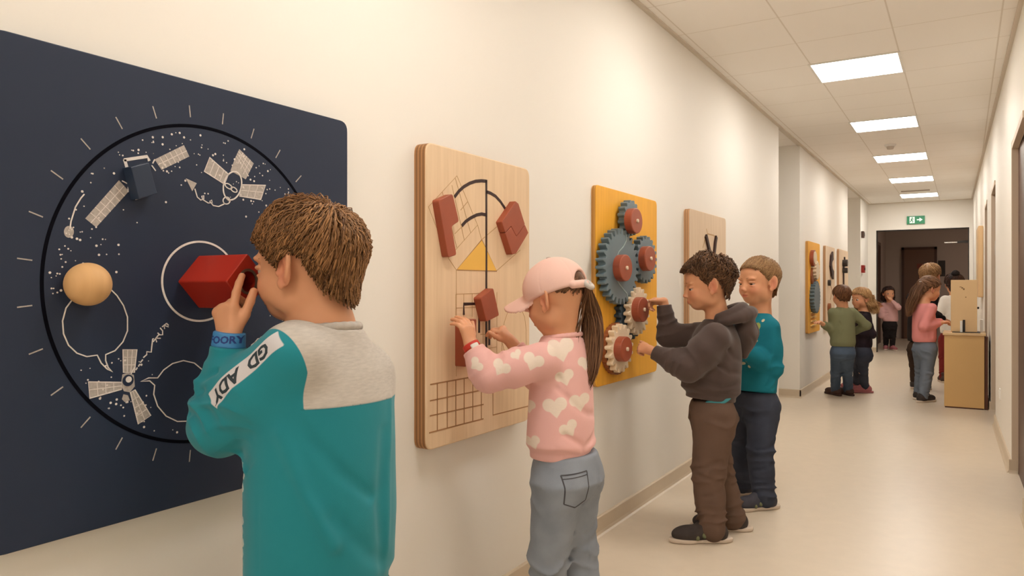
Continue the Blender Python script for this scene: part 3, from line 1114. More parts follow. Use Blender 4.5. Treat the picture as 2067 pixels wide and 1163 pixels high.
box('panel', (1.288, 8.02, 0.688), (1.496, 8.14, 1.168), M_CABT, t, 0.003)
box('base_tray', (1.30, 7.93, 0.684), (1.52, 8.20, 0.688), M_DARK, t)
box('slot', (1.383, 8.015, 0.69), (1.402, 8.021, 0.80), M_DARK, t)
box('white_strip', (1.362, 7.985, 0.686), (1.381, 8.02, 0.79), M_WHITE, t)
boxes('painted_pattern', [((1.385, 8.0185, 1.075), (1.398, 8.0205, 1.09)), ((1.372, 8.0185, 1.088), (1.386, 8.0205, 1.10)), ((1.358, 8.0185, 1.10), (1.374, 8.0205, 1.106)), ((1.402, 8.0185, 1.005), (1.412, 8.0205, 1.012))], mat('mark_brown', (0.22, 0.12, 0.05)), t)
box('side_knob', (1.496, 8.05, 0.90), (1.512, 8.07, 0.92), M_DARK, t, 0.004)
t = box('white_box', (1.522, 8.10, 0.6845), (1.545, 8.24, 0.80), M_WHITE, None, 0.002)
tag(t, 'small white box on the cabinet, to the right of the display box', 'box')

# ------------------------------------------------------------------ sculpting: signed distance shapes meshed with surface nets
def vnoise(P):
    """smooth value noise in 0..1 for an (N, 3) array"""
    i = np.floor(P).astype(np.int64)
    f = P - i
    f = f * f * (3 - 2 * f)
    out = 0
    for dx in (0, 1):
        for dy in (0, 1):
            for dz in (0, 1):
                h = (i[:, 0] + dx) * 374761393 + (i[:, 1] + dy) * 668265263 + (i[:, 2] + dz) * 1274126177
                h = (h ^ (h >> 13)) * 1103515245 & 0x7fffffff
                h = ((h ^ (h >> 16)) & 0xffff) / 65535.0
                w = (f[:, 0] if dx else 1 - f[:, 0]) * (f[:, 1] if dy else 1 - f[:, 1]) * (f[:, 2] if dz else 1 - f[:, 2])
                out = out + w * h
    return out


class Shape:
    def __init__(self):
        self.ops = []
        self.dops = []

    def _add(self, mode, k, lo, hi, fn):
        self.ops.append((mode, k, np.asarray(lo, float), np.asarray(hi, float), fn))

    def cone(self, a, b, ra, rb, k=0.02, mode='u'):
        a, b = np.asarray(a, float), np.asarray(b, float)
        ba = b - a
        L2 = float(ba @ ba) + 1e-12

        def fn(X, Y, Z):
            x, y, z = X - a[0], Y - a[1], Z - a[2]
            t = np.clip((x * ba[0] + y * ba[1] + z * ba[2]) / L2, 0, 1)
            return np.sqrt((x - t * ba[0]) ** 2 + (y - t * ba[1]) ** 2 + (z - t * ba[2]) ** 2) - (ra + t * (rb - ra))
        r = max(ra, rb)
        self._add(mode, k, np.minimum(a, b) - r, np.maximum(a, b) + r, fn)

    def chain(self, pts, rad, k=0.02):
        for i in range(len(pts) - 1):
            self.cone(pts[i], pts[i + 1], rad[i], rad[i + 1], k)

    def ell(self, c, axes, r, k=0.02, mode='u'):
        c = np.asarray(c, float)
        A = np.array([nrm(v) for v in axes])
        r = np.asarray(r, float)

        def fn(X, Y, Z):
            x, y, z = X - c[0], Y - c[1], Z - c[2]
            q = [(A[i][0] * x + A[i][1] * y + A[i][2] * z) / r[i] for i in range(3)]
            k0 = np.sqrt(q[0] ** 2 + q[1] ** 2 + q[2] ** 2)
            k1 = np.sqrt((q[0] / r[0]) ** 2 + (q[1] / r[1]) ** 2 + (q[2] / r[2]) ** 2) + 1e-9
            return k0 * (k0 - 1) / k1
        e = np.sqrt(((A * r[:, None]) ** 2).sum(0))
        self._add(mode, k, c - e, c + e, fn)

    def loft(self, base, top, Fv, Lv, st, k=0.02, mode='u', cap=0.012):
        """elliptic tube from base to top; st rows: t, half width along L, half depth along F, offset along F, offset along L"""
        base, top = np.asarray(base, float), np.asarray(top, float)
        A = top - base
        H = np.linalg.norm(A)
        A = A / H
        Fv = nrm(Fv - A * (Fv @ A))
        Lv = nrm(Lv - A * (Lv @ A) - Fv * (Lv @ Fv))
        st = np.array([list(s) + [0] * (5 - len(s)) for s in st], float)

        def fn(X, Y, Z):
            x, y, z = X - base[0], Y - base[1], Z - base[2]
            t = (x * A[0] + y * A[1] + z * A[2]) / H
            tc = np.clip(t, 0, 1)
            a = np.interp(tc, st[:, 0], st[:, 1])
            b = np.interp(tc, st[:, 0], st[:, 2])
            of = np.interp(tc, st[:, 0], st[:, 3])
            ol = np.interp(tc, st[:, 0], st[:, 4])
            l = (x * Lv[0] + y * Lv[1] + z * Lv[2]) - ol
            f = (x * Fv[0] + y * Fv[1] + z * Fv[2]) - of
            k0 = np.sqrt((l / a) ** 2 + (f / b) ** 2)
            k1 = np.sqrt((l / a ** 2) ** 2 + (f / b ** 2) ** 2) + 1e-6
            d = k0 * (k0 - 1) / k1
            dz = np.maximum(-t, t - 1) * H
            h = np.maximum(cap - np.abs(d - dz), 0) / cap
            return np.maximum(d, dz) + h * h * cap / 4
        m = max(st[:, 1].max(), st[:, 2].max()) + np.abs(st[:, 3:]).max()
        e = np.sqrt(np.maximum(0, 1 - A ** 2)) * m
        self._add(mode, k, np.minimum(base, top) - e, np.maximum(base, top) + e, fn)

    def fn(self, lo, hi, f, k=0.02, mode='u'):
        self._add(mode, k, lo, hi, f)

    def disp(self, f):
        """f(P) -> outward displacement, evaluated near the surface"""
        self.dops.append(f)

    def mesh(self, h):
        us = [o for o in self.ops if o[0] == 'u']
        lo = np.min([o[2] for o in us], axis=0) - 4 * h
        hi = np.max([o[3] for o in us], axis=0) + 4 * h
        n = np.ceil((hi - lo) / h).astype(int) + 1
        G = np.full(n, 1.0, np.float32)
        ax = [(lo[i] + h * np.arange(n[i])).astype(np.float32) for i in range(3)]
        for mode, k, l, u, f in self.ops:
            i0 = np.clip(np.floor((l - k - 3 * h - lo) / h).astype(int), 0, n)
            i1 = np.clip(np.ceil((u + k + 3 * h - lo) / h).astype(int) + 1, 0, n)
            if np.any(i1 <= i0):
                continue
            s = tuple(slice(a, b) for a, b in zip(i0, i1))
            X, Y, Z = ax[0][s[0]][:, None, None], ax[1][s[1]][None, :, None], ax[2][s[2]][None, None, :]
            d = f(X, Y, Z).astype(np.float32)
            g = G[s]
            if mode == 'u':
                hh = np.maximum(k - np.abs(g - d), 0) / max(k, 1e-6)
                G[s] = np.minimum(g, d) - hh * hh * k / 4
            else:
                d = -d
                hh = np.maximum(k - np.abs(g - d), 0) / max(k, 1e-6)
                G[s] = np.maximum(g, d) + hh * hh * k / 4
        if self.dops:
            idx = np.nonzero(np.abs(G) < 0.022)
            P = np.stack([ax[i][idx[i]] for i in range(3)], 1).astype(np.float64)
            tot = 0
            for f in self.dops:
                tot = tot + f(P)
            G[idx] -= tot
        return surface_nets(G, lo, h)


def surface_nets(G, lo, h):
    ins = (G < 0)
    c = ins[:-1, :-1, :-1].astype(np.uint8)
    tot = np.zeros_like(c)
    for dx in (0, 1):
        for dy in (0, 1):
            for dz in (0, 1):
                tot += ins[dx:ins.shape[0] - 1 + dx, dy:ins.shape[1] - 1 + dy, dz:ins.shape[2] - 1 + dz]
    I = np.argwhere((tot > 0) & (tot < 8))
    cor = [(dx, dy, dz) for dx in (0, 1) for dy in (0, 1) for dz in (0, 1)]
    vals = np.stack([G[I[:, 0] + a, I[:, 1] + b, I[:, 2] + cc] for a, b, cc in cor], 1)
    pos = np.zeros((len(I), 3))
    cnt = np.zeros(len(I))
    for i in range(8):
        for j in range(i + 1, 8):
            di = np.abs(np.array(cor[i]) - np.array(cor[j]))
            if di.sum() != 1:
                continue
            a, b = vals[:, i], vals[:, j]
            m = (a < 0) != (b < 0)
            t = np.where(m, a / np.where(m, a - b, 1), 0)
            p = np.array(cor[i])[None] + t[:, None] * (np.array(cor[j]) - np.array(cor[i]))[None]
            pos += np.where(m[:, None], p, 0)
            cnt += m
    pos /= cnt[:, None]
    verts = lo + (I + pos) * h
    idm = np.full(tot.shape, -1, np.int32)
    idm[I[:, 0], I[:, 1], I[:, 2]] = np.arange(len(I))
    quads = []
    for axx in range(3):
        o1, o2 = [(1, 2), (2, 0), (0, 1)][axx]
        sl0 = [slice(1, -1)] * 3
        sl1 = [slice(1, -1)] * 3
        sl0[axx] = slice(0, -1)
        sl1[axx] = slice(1, None)
        a, b = ins[tuple(sl0)], ins[tuple(sl1)]
        E = np.argwhere(a != b)
        off = np.array([1, 1, 1])
        off[axx] = 0
        E = E + off
        flip = ins[E[:, 0], E[:, 1], E[:, 2]]
        q = []
        for d1, d2 in ((-1, -1), (0, -1), (0, 0), (-1, 0)):
            e = E.copy()
            e[:, o1] += d1
            e[:, o2] += d2
            q.append(idm[e[:, 0], e[:, 1], e[:, 2]])
        q = np.stack(q, 1)
        q[~flip] = q[~flip][:, ::-1]
        quads.append(q)
    Q = np.concatenate(quads)
    Q = Q[(Q >= 0).all(1)]
    return verts, Q


def relax(v, q, it=1, lam=0.5):
    for _ in range(it):
        acc = np.zeros_like(v)
        cnt = np.zeros(len(v))
        for a, b in ((0, 1), (1, 2), (2, 3), (3, 0)):
            np.add.at(acc, q[:, a], v[q[:, b]])
            np.add.at(acc, q[:, b], v[q[:, a]])
            np.add.at(cnt, q[:, a], 1)
            np.add.at(cnt, q[:, b], 1)
        v = v * (1 - lam) + lam * acc / np.maximum(cnt, 1)[:, None]
    return v


def shape_obj(name, S, h, m, parent, attrs=None, it=1):
    v, q = S.mesh(h)
    if it:
        v = relax(v, q, it)
    at_ = {k: f(v) for k, f in (attrs or {}).items()}
    return mesh(name, v, q, m, parent, True, at_)


# ------------------------------------------------------------------ figures
class Head:
    """c: middle of the skull at eye height, Fd: facing direction, s: height from chin to crown"""

    def __init__(self, c, Fd, s, pitch=0.0, roll=0.0):
        F = nrm(np.array([Fd[0], Fd[1], 0.0]))
        U = V(0, 0, 1)
        Lf = np.cross(U, F)
        a = math.radians(pitch)          # positive looks down
        F2 = F * math.cos(a) - U * math.sin(a)
        U2 = U * math.cos(a) + F * math.sin(a)
        b = math.radians(roll)
        L2 = Lf * math.cos(b) + U2 * math.sin(b)
        U3 = np.cross(F2, L2)
        self.c, self.F, self.L, self.U, self.s = np.asarray(c, float), F2, L2, U3, s
        self.ec = self.p(-0.055, 0, 0.115)
        self.er = V(0.445, 0.372, 0.385) * s

    def p(self, f, l, u):
        return self.c + (self.F * f + self.L * l + self.U * u) * self.s

    def build(self, S, fine=True):
        s, ax = self.s, (self.F, self.L, self.U)
        S.ell(self.ec, ax, self.er, 0.01 * s)
        S.ell(self.p(0.10, 0, -0.16), ax, V(0.305, 0.295, 0.315) * s, 0.08 * s)
        S.ell(self.p(0.215, 0, -0.375), ax, V(0.125, 0.155, 0.115) * s, 0.10 * s)          # chin
        for sd in (1, -1):
            S.ell(self.p(0.215, sd * 0.155, -0.20), ax, V(0.135, 0.125, 0.135) * s, 0.07 * s)   # cheeks
            S.ell(self.p(0.02, sd * 0.215, -0.30), ax, V(0.13, 0.07, 0.12) * s, 0.10 * s)       # jaw corner
        if fine:
            for sd in (1, -1):
                S.ell(self.p(0.43, sd * 0.145, -0.045), ax, V(0.066, 0.085, 0.045) * s, 0.07 * s, 's')  # eye sockets
                S.ell(self.p(0.336, sd * 0.15, 0.055), ax, V(0.045, 0.10, 0.028) * s, 0.06 * s)        # brow
                S.ell(self.p(0.322, sd * 0.148, -0.025), ax, V(0.064, 0.088, 0.030) * s, 0.012 * s)      # upper lid
                S.ell(self.p(0.315, sd * 0.148, -0.095), ax, V(0.06, 0.08, 0.022) * s, 0.02 * s)       # lower lid
                S.ell(self.p(0.415, sd * 0.038, -0.195), ax, V(0.038, 0.028, 0.026) * s, 0.02 * s)     # nostril wing
            S.cone(self.p(0.362, 0, -0.02), self.p(0.435, 0, -0.170), 0.026 * s, 0.036 * s, 0.05 * s)
            S.ell(self.p(0.437, 0, -0.176), ax, V(0.040, 0.046, 0.040) * s, 0.025 * s)
            S.ell(self.p(0.374, 0, -0.288), ax, V(0.042, 0.098, 0.026) * s, 0.03 * s)              # upper lip
            S.ell(self.p(0.368, 0, -0.335), ax, V(0.042, 0.084, 0.026) * s, 0.03 * s)              # lower lip
            S.ell(self.p(0.414, 0, -0.311), ax, V(0.04, 0.090, 0.005) * s, 0.012 * s, 's')
            for sd in (1, -1):
                S.ell(self.p(0.445, sd * 0.022, -0.208), ax, V(0.016, 0.011, 0.012) * s, 0.006 * s, 's')
        for sd in (1, -1):
            # ear: thin plate, rolled rim, lobe, small flap in front and a scooped bowl
            eF = nrm(self.F * 0.92 - self.L * sd * 0.39)
            eL = nrm(self.L * sd * 0.92 + self.F * 0.39)
            eU = nrm(self.U * 0.985 - self.F * 0.17)
            c = self.p(-0.055, sd * 0.380, -0.065)
            s = self.s * 1.14
            E = lambda f, u, l=0.0: c + (eF * f + eU * u + eL * l) * s
            S.ell(E(0, 0, -0.005), (eF, eL, eU), V(0.080, 0.020, 0.125) * s, 0.03 * s)
            S.ell(E(0.022, -0.108), (eF, eL, eU), V(0.036, 0.022, 0.042) * s, 0.02 * s)
            rim = [E(0.050 * 1.25 * math.cos(t) - 0.008, 0.122 * math.sin(t) + 0.012, 0.010 - 0.010 * math.sin(t) ** 2) for t in np.linspace(-0.1, 4.1, 14)]
            S.chain(rim, [0.014 * s] + [0.0185 * s] * 12 + [0.014 * s], 0.008 * s)
            S.ell(E(0.012, 0.005, 0.030), (eF, eL, eU), V(0.036, 0.034, 0.070) * s, 0.012 * s, 's')
            S.ell(E(0.060, -0.025, 0.008), (eF, eL, eU), V(0.018, 0.022, 0.030) * s, 0.012 * s)

    def tint(self, v):
        """rosy lips, ears and cheeks: how far each skin vertex is flushed"""
        q = (v - self.c) / self.s
        f, l, u = q @ self.F, q @ self.L, q @ self.U
        lips = np.exp(-(((f - 0.40) / 0.05) ** 2 + (l / 0.085) ** 2 + ((u + 0.311) / 0.034) ** 2) ** 2)
        ears = np.exp(-(((f + 0.05) / 0.10) ** 2 + ((np.abs(l) - 0.40) / 0.05) ** 2 + ((u + 0.07) / 0.15) ** 2) ** 2) * 0.6
        cheek = np.exp(-(((f - 0.30) / 0.16) ** 2 + ((np.abs(l) - 0.19) / 0.10) ** 2 + ((u + 0.18) / 0.10) ** 2)) * 0.45
        nose = np.exp(-(((f - 0.46) / 0.06) ** 2 + (l / 0.06) ** 2 + ((u + 0.18) / 0.06) ** 2)) * 0.35
        return np.clip(np.maximum(np.maximum(lips, ears), np.maximum(cheek, nose)), 0, 1)

    def scalp(self, dirs, off):
        """dirs: (N, 3) in (F, L, U) on the unit sphere; off: metres above the skull"""
        dirs = np.array(dirs, float)
        u = dirs[..., 2]
        hz = np.sqrt(np.maximum(1 - u * u, 1e-4))
        tg = 0.893 - 0.27 * (-0.45 - u)
        m = np.where((u < -0.45) & (hz < tg), tg / hz, 1.0)
        dirs[..., 0] *= m
        dirs[..., 1] *= m
        dirs[..., 2] = np.where(u < -0.3, u + (u + 0.3) * 0.75, u)
        q = dirs * (self.er + np.asarray(off)[..., None])
        return self.ec + q[..., 0:1] * self.F + q[..., 1:2] * self.L + q[..., 2:3] * self.U


M_SKIN = mat('skin', (0.66, 0.325, 0.18), rough=0.5, spec=0.35, noise=0.05, nscale=30, sss=0.12)
nt_, b_, L_ = node_base(M_SKIN)
a_ = nt_.nodes.new('ShaderNodeAttribute')
a_.attribute_name = 'flush'
mx_ = nt_.nodes.new('ShaderNodeMix')
mx_.data_type = 'RGBA'
L_.new(a_.outputs['Fac'], mx_.inputs['Factor'])
L_.new(current_color(M_SKIN), mx_.inputs['A'])
mx_.inputs['B'].default_value = (0.58, 0.17, 0.105, 1)
L_.new(mx_.outputs['Result'], b_.inputs['Base Color'])
M_EYE = mat('eyeball', (0.42, 0.36, 0.32), rough=0.2, spec=0.5)
add_mask(M_EYE, 'iris', (0.022, 0.016, 0.013), 0.0008)
M_NAIL = mat('nail', (0.70, 0.40, 0.30), rough=0.3)


def hand(S, w, Dd, N, Tm, size=0.125, curl=((20, 25, 15),) * 4, thumb=(35, 20, 15), spread=5, thumb_out=40):
    """w: wrist; Dd: towards the fingers; N: out of the back of the hand; Tm: towards the thumb"""
    Dd = nrm(Dd)
    N = nrm(N - Dd * (N @ Dd))
    t = np.cross(Dd, N)
    Tm = t if t @ Tm > 0 else -t
    k = size / 0.125
    pl = 0.055 * k

    def bend(d, n, a):
        a = math.radians(a)
        return d * math.cos(a) - n * math.sin(a), n * math.cos(a) + d * math.sin(a)
    # palm
    for o, r0, r1 in ((0.019, 0.0125, 0.0105), (0.0065, 0.0135, 0.0115), (-0.0065, 0.0130, 0.011), (-0.018, 0.0115, 0.0095)):
        S.cone(w + Tm * o * 0.55 * k - N * 0.001, w + Dd * pl * (0.98 if abs(o) < 0.01 else 0.92) + Tm * o * k, r0 * k, r1 * k, 0.010 * k)
    lens = ((0.031, 0.020, 0.016), (0.034, 0.022, 0.017), (0.031, 0.021, 0.016), (0.024, 0.016, 0.014))
    for i, o in enumerate((0.0195, 0.0065, -0.0065, -0.0185)):
        p = w + Dd * pl * (0.97 if i in (1, 2) else 0.90) + Tm * o * k + N * 0.002 * k
        a = math.radians(spread * (1.5 - i))
        d = nrm(Dd * math.cos(a) + Tm * math.sin(a))
        n = N
        r = (0.0084, 0.0086, 0.0082, 0.0074)[i] * k
        S.ell(p, (Dd, N, Tm), V(0.010, 0.009, 0.0085) * k, 0.006 * k)
        for j in range(3):
            d, n = bend(d, n, curl[i][j])
            q = p + d * lens[i][j] * k
            S.cone(p, q, r * (1 - 0.09 * j), r * (0.93 - 0.09 * j), 0.0025 * k)
            p = q
    # thumb from the side of the palm
    p = w + Dd * 0.012 * k + Tm * 0.014 * k - N * 0.004 * k
    a = math.radians(thumb_out)
    d = nrm(Dd * math.cos(a) + Tm * math.sin(a) - N * 0.25)
    n = nrm(N * 0.5 + Tm * 0.85)
    n = nrm(n - d * (n @ d))
    for j, (ln, r) in enumerate(((0.032, 0.0115), (0.026, 0.0092), (0.020, 0.0084))):
        if j:
            d, n = bend(d, -Tm if thumb_out > 0 else n, -thumb[j] if False else 0)
            a = math.radians(thumb[j])
            d = nrm(d * math.cos(a) + nrm(Dd * 0.9 - Tm * 0.3) * math.sin(a))
        q = p + d * ln * k
        S.cone(p, q, r * k, (r - 0.0012) * k, 0.008 * k if j == 0 else 0.003 * k)
        p = q


def hairline(az, style):
    """lowest allowed height (unit sphere) of hair for an angle measured from the face"""
    a = np.abs(az)
    x = np.radians([0, 30, 52, 66, 80, 92, 104, 116, 135, 180])
    y = {'boy': [.44, .42, .36, .12, -.14, .04, .06, -.18, -.46, -.58],
         'short': [.56, .52, .38, .08, -.26, -.06, .0, -.32, -.62, -.72],
         'bowl': [.42, .42, .36, .10, -.20, -.16, -.16, -.36, -.52, -.55],
         'girl': [.52, .50, .42, .18, -.08, -.10, -.12, -.34, -.58, -.64],
         'under_cap': [.52, .50, .42, .18, -.05, -.05, -.06, -.16, -.26, -.30]}[style]
    return np.interp(a, x, y)


def make_hair(name, H, style, m, parent, n=2500, w=0.0016, length=(0.5, 0.9), lift=0.012, thick=0.010, curl=0.0, mess=0.35, seed=1,
              whorl=(-0.55, 0.12, 0.80), over=0.10, segs=7, hang=None, sides=3, taper=0.3):
    """base of hair on the skull plus many tapering locks flowing from the whorl"""
    r = np.random.RandomState(seed)
    # base
    NA, NR = 64, 22
    V0, F0, A0 = [], [], []
    for i in range(NA):
        az = -PI + 2 * PI * i / NA
        um = float(hairline(np.array([az]), style)[0]) + 0.11 * (float(vnoise(np.array([[az * 4.0 + 20, seed * 3.1, 0.5]]))[0]) - 0.45)
        el0 = math.asin(um)
        for j in range(NR + 1):
            el = PI / 2 + (el0 - PI / 2) * j / NR
            V0.append((math.cos(el) * math.cos(az), math.cos(el) * math.sin(az), math.sin(el)))
            A0.append(thick * (1 - (j / NR) ** 6) + 0.001)
    dirs = np.array(V0)
    nz = vnoise(dirs * 7 + seed)

    def fullness(q):
        z = np.arctan2(q[:, 1], q[:, 0])
        front = np.clip((np.cos(z) - 0.45) / 0.4, 0, 1)
        e = np.clip((q[:, 2] - hairline(z, style)) / 0.62, 0, 1)
        return np.maximum(taper + (1 - taper) * e ** 0.8, front * 0.65)
    base = H.scalp(dirs, np.array(A0) * (0.75 + 0.5 * nz) * fullness(dirs))
    faces = []
    for i in range(NA):
        i2 = (i + 1) % NA
        for j in range(NR):
            a, b, c, d = i * (NR + 1) + j, i * (NR + 1) + j + 1, i2 * (NR + 1) + j + 1, i2 * (NR + 1) + j
            faces.append((a, b, c, d))
    shade = list(0.05 + 0.25 * nz)
    # locks
    W = nrm(V(*whorl))
    roots = []
    while len(roots) < n:
        q = r.normal(size=(n * 2, 3))
        q /= np.linalg.norm(q, axis=1)[:, None]
        az = np.arctan2(q[:, 1], q[:, 0])
        ok = q[:, 2] > hairline(az, style) + 0.03
        roots += list(q[ok])
    d = np.array(roots[:n])
    ln = r.uniform(length[0], length[1], n)
    lf = lift * r.uniform(0.5, 1.25, n)
    ph = r.uniform(0, 6.28, n)
    jit = r.normal(size=(n, 3)) * mess
    clump = (vnoise(d * 3.6 + 3 + seed) - 0.5)[:, None] * mess * 5 * np.cross(d, W)
    P, OFF = [d.copy()], [thick * 0.4 * fullness(d)]
    overs = over * r.uniform(0.0, 1.5, n)
    for k in range(segs):
        t = (k + 1) / segs
        tang = d - W * (d @ W)[:, None] * 1.0
        tang = -(W - d * (d @ W)[:, None])
        tang /= np.linalg.norm(tang, axis=1)[:, None] + 0.05
        dirv = tang + jit * 0.6 + clump
        if curl:
            side = np.cross(d, tang)
            dirv = dirv + side * (np.sin(ph + k * 1.7) * curl)[:, None]
        dirv -= d * (dirv * d).sum(1)[:, None]
        dirv /= np.linalg.norm(dirv, axis=1)[:, None] + 1e-6
        nd = d + dirv * (ln / segs)[:, None]
        nd /= np.linalg.norm(nd, axis=1)[:, None]
        az = np.arctan2(nd[:, 1], nd[:, 0])
        low = nd[:, 2] < hairline(az, style) - overs
        nd[low] = d[low]
        d = nd
        bulge = np.sin(min(t, 1) * PI * 0.75)
        OFF.append((thick * 0.6 + lf * (0.35 + 0.9 * bulge) + (0.3 * lift * np.sin(ph + k * 2.1) if curl else 0)) * fullness(d))
        P.append(d.copy())
    pts = np.stack([H.scalp(p, o) for p, o in zip(P, OFF)], 1)      # n, segs+1, 3
    T = np.gradient(pts, axis=1)
    T /= np.linalg.norm(T, axis=2)[..., None] + 1e-9
    nor = pts - H.ec
    nor /= np.linalg.norm(nor, axis=2)[..., None]
    B = np.cross(T, nor)
    B /= np.linalg.norm(B, axis=2)[..., None] + 1e-9
    NN = np.cross(B, T)
    tt = np.linspace(0, 1, segs + 1)
    rad = w * (0.55 + 0.9 * np.sin(np.clip(tt * 0.8 + 0.2, 0, 1) * PI) ** 0.7) * np.where(tt > 0.99, 0.15, 1)
    rad = rad[None, :] * r.uniform(0.6, 1.4, n)[:, None]
    ring = []
    for q in range(sides):
        a = 2 * PI * q / sides
        ring.append(pts + rad[..., None] * (B * math.cos(a) * 1.5 + NN * math.sin(a) * 0.8))
    ring = np.stack(ring, 2).reshape(-1, 3)
    M = (segs + 1) * sides
    fb = []
    for k in range(segs):
        for q in range(sides):
            fb.append((k * sides + q, k * sides + (q + 1) % sides, (k + 1) * sides + (q + 1) % sides, (k + 1) * sides + q))
    fb = np.array(fb)
    F1 = (fb[None] + (np.arange(n) * M)[:, None, None]).reshape(-1, 4) + len(base)
    sh = np.repeat(np.clip(r.normal(0.5, 0.28, n), 0, 1), M)
    verts = np.concatenate([base, ring])
    F = np.concatenate([np.array(faces), F1])
    o = mesh(name, verts, F, m, parent, True, {'shade': np.concatenate([np.array(shade), sh])})
    return o


def tress(path, radii, n=160, w=0.0015, seed=2, flat=1.0, wave=0.0, segs=14, sides=3, Nref=None):
    """a hanging bundle of hair along a path; returns vertices, quads, shade"""
    r = np.random.RandomState(seed)
    P = np.asarray(path, float)
    tt = np.linspace(0, 1, len(P))
    ts = np.linspace(0, 1, segs + 1)
    C = np.stack([np.interp(ts, tt, P[:, i]) for i in range(3)], 1)
    for _ in range(2):
        C[1:-1] = (C[:-2] + 2 * C[1:-1] + C[2:]) / 4
    R = np.interp(ts, tt, radii)
    T = np.gradient(C, axis=0)
    T /= np.linalg.norm(T, axis=1)[:, None]
    ref = V(0, 1, 0.2) if Nref is None else Nref
    U = np.cross(T, ref)
    U /= np.linalg.norm(U, axis=1)[:, None]
    W = np.cross(T, U)
    a = r.uniform(0, 2 * PI, n)
    rr = np.sqrt(r.uniform(0.02, 1, n))
    end = r.uniform(0.75, 1.0, n)
    verts = []
    for i in range(n):
        tv = ts * end[i]
        c = np.stack([np.interp(tv, ts, C[:, k]) for k in range(3)], 1)
        u = np.stack([np.interp(tv, ts, U[:, k]) for k in range(3)], 1)
        v = np.stack([np.interp(tv, ts, W[:, k]) for k in range(3)], 1)
        rad = np.interp(tv, ts, R)
        ang = a[i] + 0.25 * np.sin(tv * 5 + i)
        pts = c + (u * (np.cos(ang) * rr[i] * rad)[:, None] + v * (np.sin(ang) * rr[i] * rad * flat)[:, None])
        pts = pts + wave * (u * np.sin(tv * 16 + a[i] * 0.4)[:, None] + v * np.cos(tv * 13 + a[i] * 0.3)[:, None])
        wd = w * r.uniform(0.6, 1.4) * (1 - 0.75 * tv ** 4)
        for k in range(segs + 1):
            for q in range(sides):
                b = 2 * PI * q / sides
                verts.append(pts[k] + wd[k] * (u[k] * math.cos(b) + v[k] * math.sin(b)))
    M = (segs + 1) * sides
    fb = np.array([(k * sides + q, k * sides + (q + 1) % sides, (k + 1) * sides + (q + 1) % sides, (k + 1) * sides + q) for k in range(segs) for q in range(sides)])
    F = (fb[None] + (np.arange(n) * M)[:, None, None]).reshape(-1, 4)
    return np.array(verts), F, np.repeat(np.clip(r.normal(0.5, 0.25, n), 0, 1), M)


def tress_obj(name, lst, m, parent):
    vs, fs, ss, o = [], [], [], 0
    for v, f, s in lst:
        vs.append(v)
        fs.append(f + o)
        ss.append(s)
        o += len(v)
    return mesh(name, np.concatenate(vs), np.concatenate(fs), m, parent, True, {'shade': np.concatenate(ss)})


def eyes(H, parent, closed=0.0):
    for sd in (1, -1):
        c = H.p(0.292, sd * 0.148, -0.055)
        r = 0.072 * H.s
        bm = bmesh.new()
        bmesh.ops.create_uvsphere(bm, u_segments=24, v_segments=16, radius=r, matrix=Matrix.Translation(c))
        o = from_bm('eye', bm, M_EYE, parent, True)
        v = np.array([x.co for x in o.data.vertices])
        g = nrm(H.F * 0.98 - H.U * 0.1)
        ir = np.linalg.norm((v - c) - g * r, axis=1) - r * 0.66
        a = o.data.attributes.new('iris', 'FLOAT', 'POINT')
        a.data.foreach_set('value', ir.astype(np.float32))


def brows(H, m, parent):
    for sd in (1, -1):
        path = [H.p(0.388, sd * 0.065, 0.058), H.p(0.376, sd * 0.12, 0.074), H.p(0.335, sd * 0.20, 0.068), H.p(0.29, sd * 0.245, 0.048)]
        v, f = tube_mesh(path, [0.006 * H.s, 0.009 * H.s, 0.008 * H.s, 0.003 * H.s], 6)
        mesh('eyebrow', v, f, m, parent, True, {'shade': np.full(len(v), 0.3)})


def ik(a, c, la, lb, pole):
    """middle joint between a and c"""
    a, c = np.asarray(a, float), np.asarray(c, float)
    d = c - a
    D_ = min(np.linalg.norm(d), (la + lb) * 0.999)
    u = nrm(d)
    x = (la * la - lb * lb + D_ * D_) / (2 * D_)
    h = math.sqrt(max(la * la - x * x, 0))
    p = nrm(pole - u * (pole @ u))
    return a + u * x + p * h


def cloth_noise(amp, fx, fy, fz, seed=0, power=1.0):
    def f(P):
        n = vnoise(P * V(fx, fy, fz) + seed) + 0.5 * vnoise(P * V(fx, fy, fz) * 2.1 + seed + 9)
        return amp * (n / 0.75 - 1.0)
    return f


def ring_folds(a, b, t0, w, amp, freq, seed=0):
    """creases across a limb, strongest around t0"""
    a, b = np.asarray(a, float), np.asarray(b, float)
    ba = b - a
    L2 = ba @ ba
    Ln = math.sqrt(L2)

    def f(P):
        q = P - a
        t = q @ ba / L2
        r = np.linalg.norm(q - t[:, None] * ba, axis=1)
        n = vnoise(P * 11 + seed)
        n2 = vnoise(P * 17 + seed + 40)
        g = np.exp(-((t - t0) / w) ** 2) * (r < 0.12) * ((t > -0.3) & (t < 1.3))
        sn = np.sin(freq * 0.55 * t * Ln + 6.0 * n)
        return amp * g * (1 - 2 * np.abs(sn) ** 0.7) * np.clip(n2 * 2.0 - 0.35, 0, 1.4)
    return f


def crease(pts, width, depth, seed=0):
    """a long fold along a polyline (negative depth raises a ridge)"""
    P0 = [np.asarray(p, float) for p in pts]

    def f(P):
        best = np.full(len(P), 1.0)
        for a, b in zip(P0[:-1], P0[1:]):
            ba = b - a
            t = np.clip((P - a) @ ba / (ba @ ba), 0, 1)
            best = np.minimum(best, np.linalg.norm(P - a - t[:, None] * ba, axis=1))
        return -depth * np.exp(-(best / width) ** 2)
    return f


# ------------------------------------------------------------------ the people
UP = V(0, 0, 1)


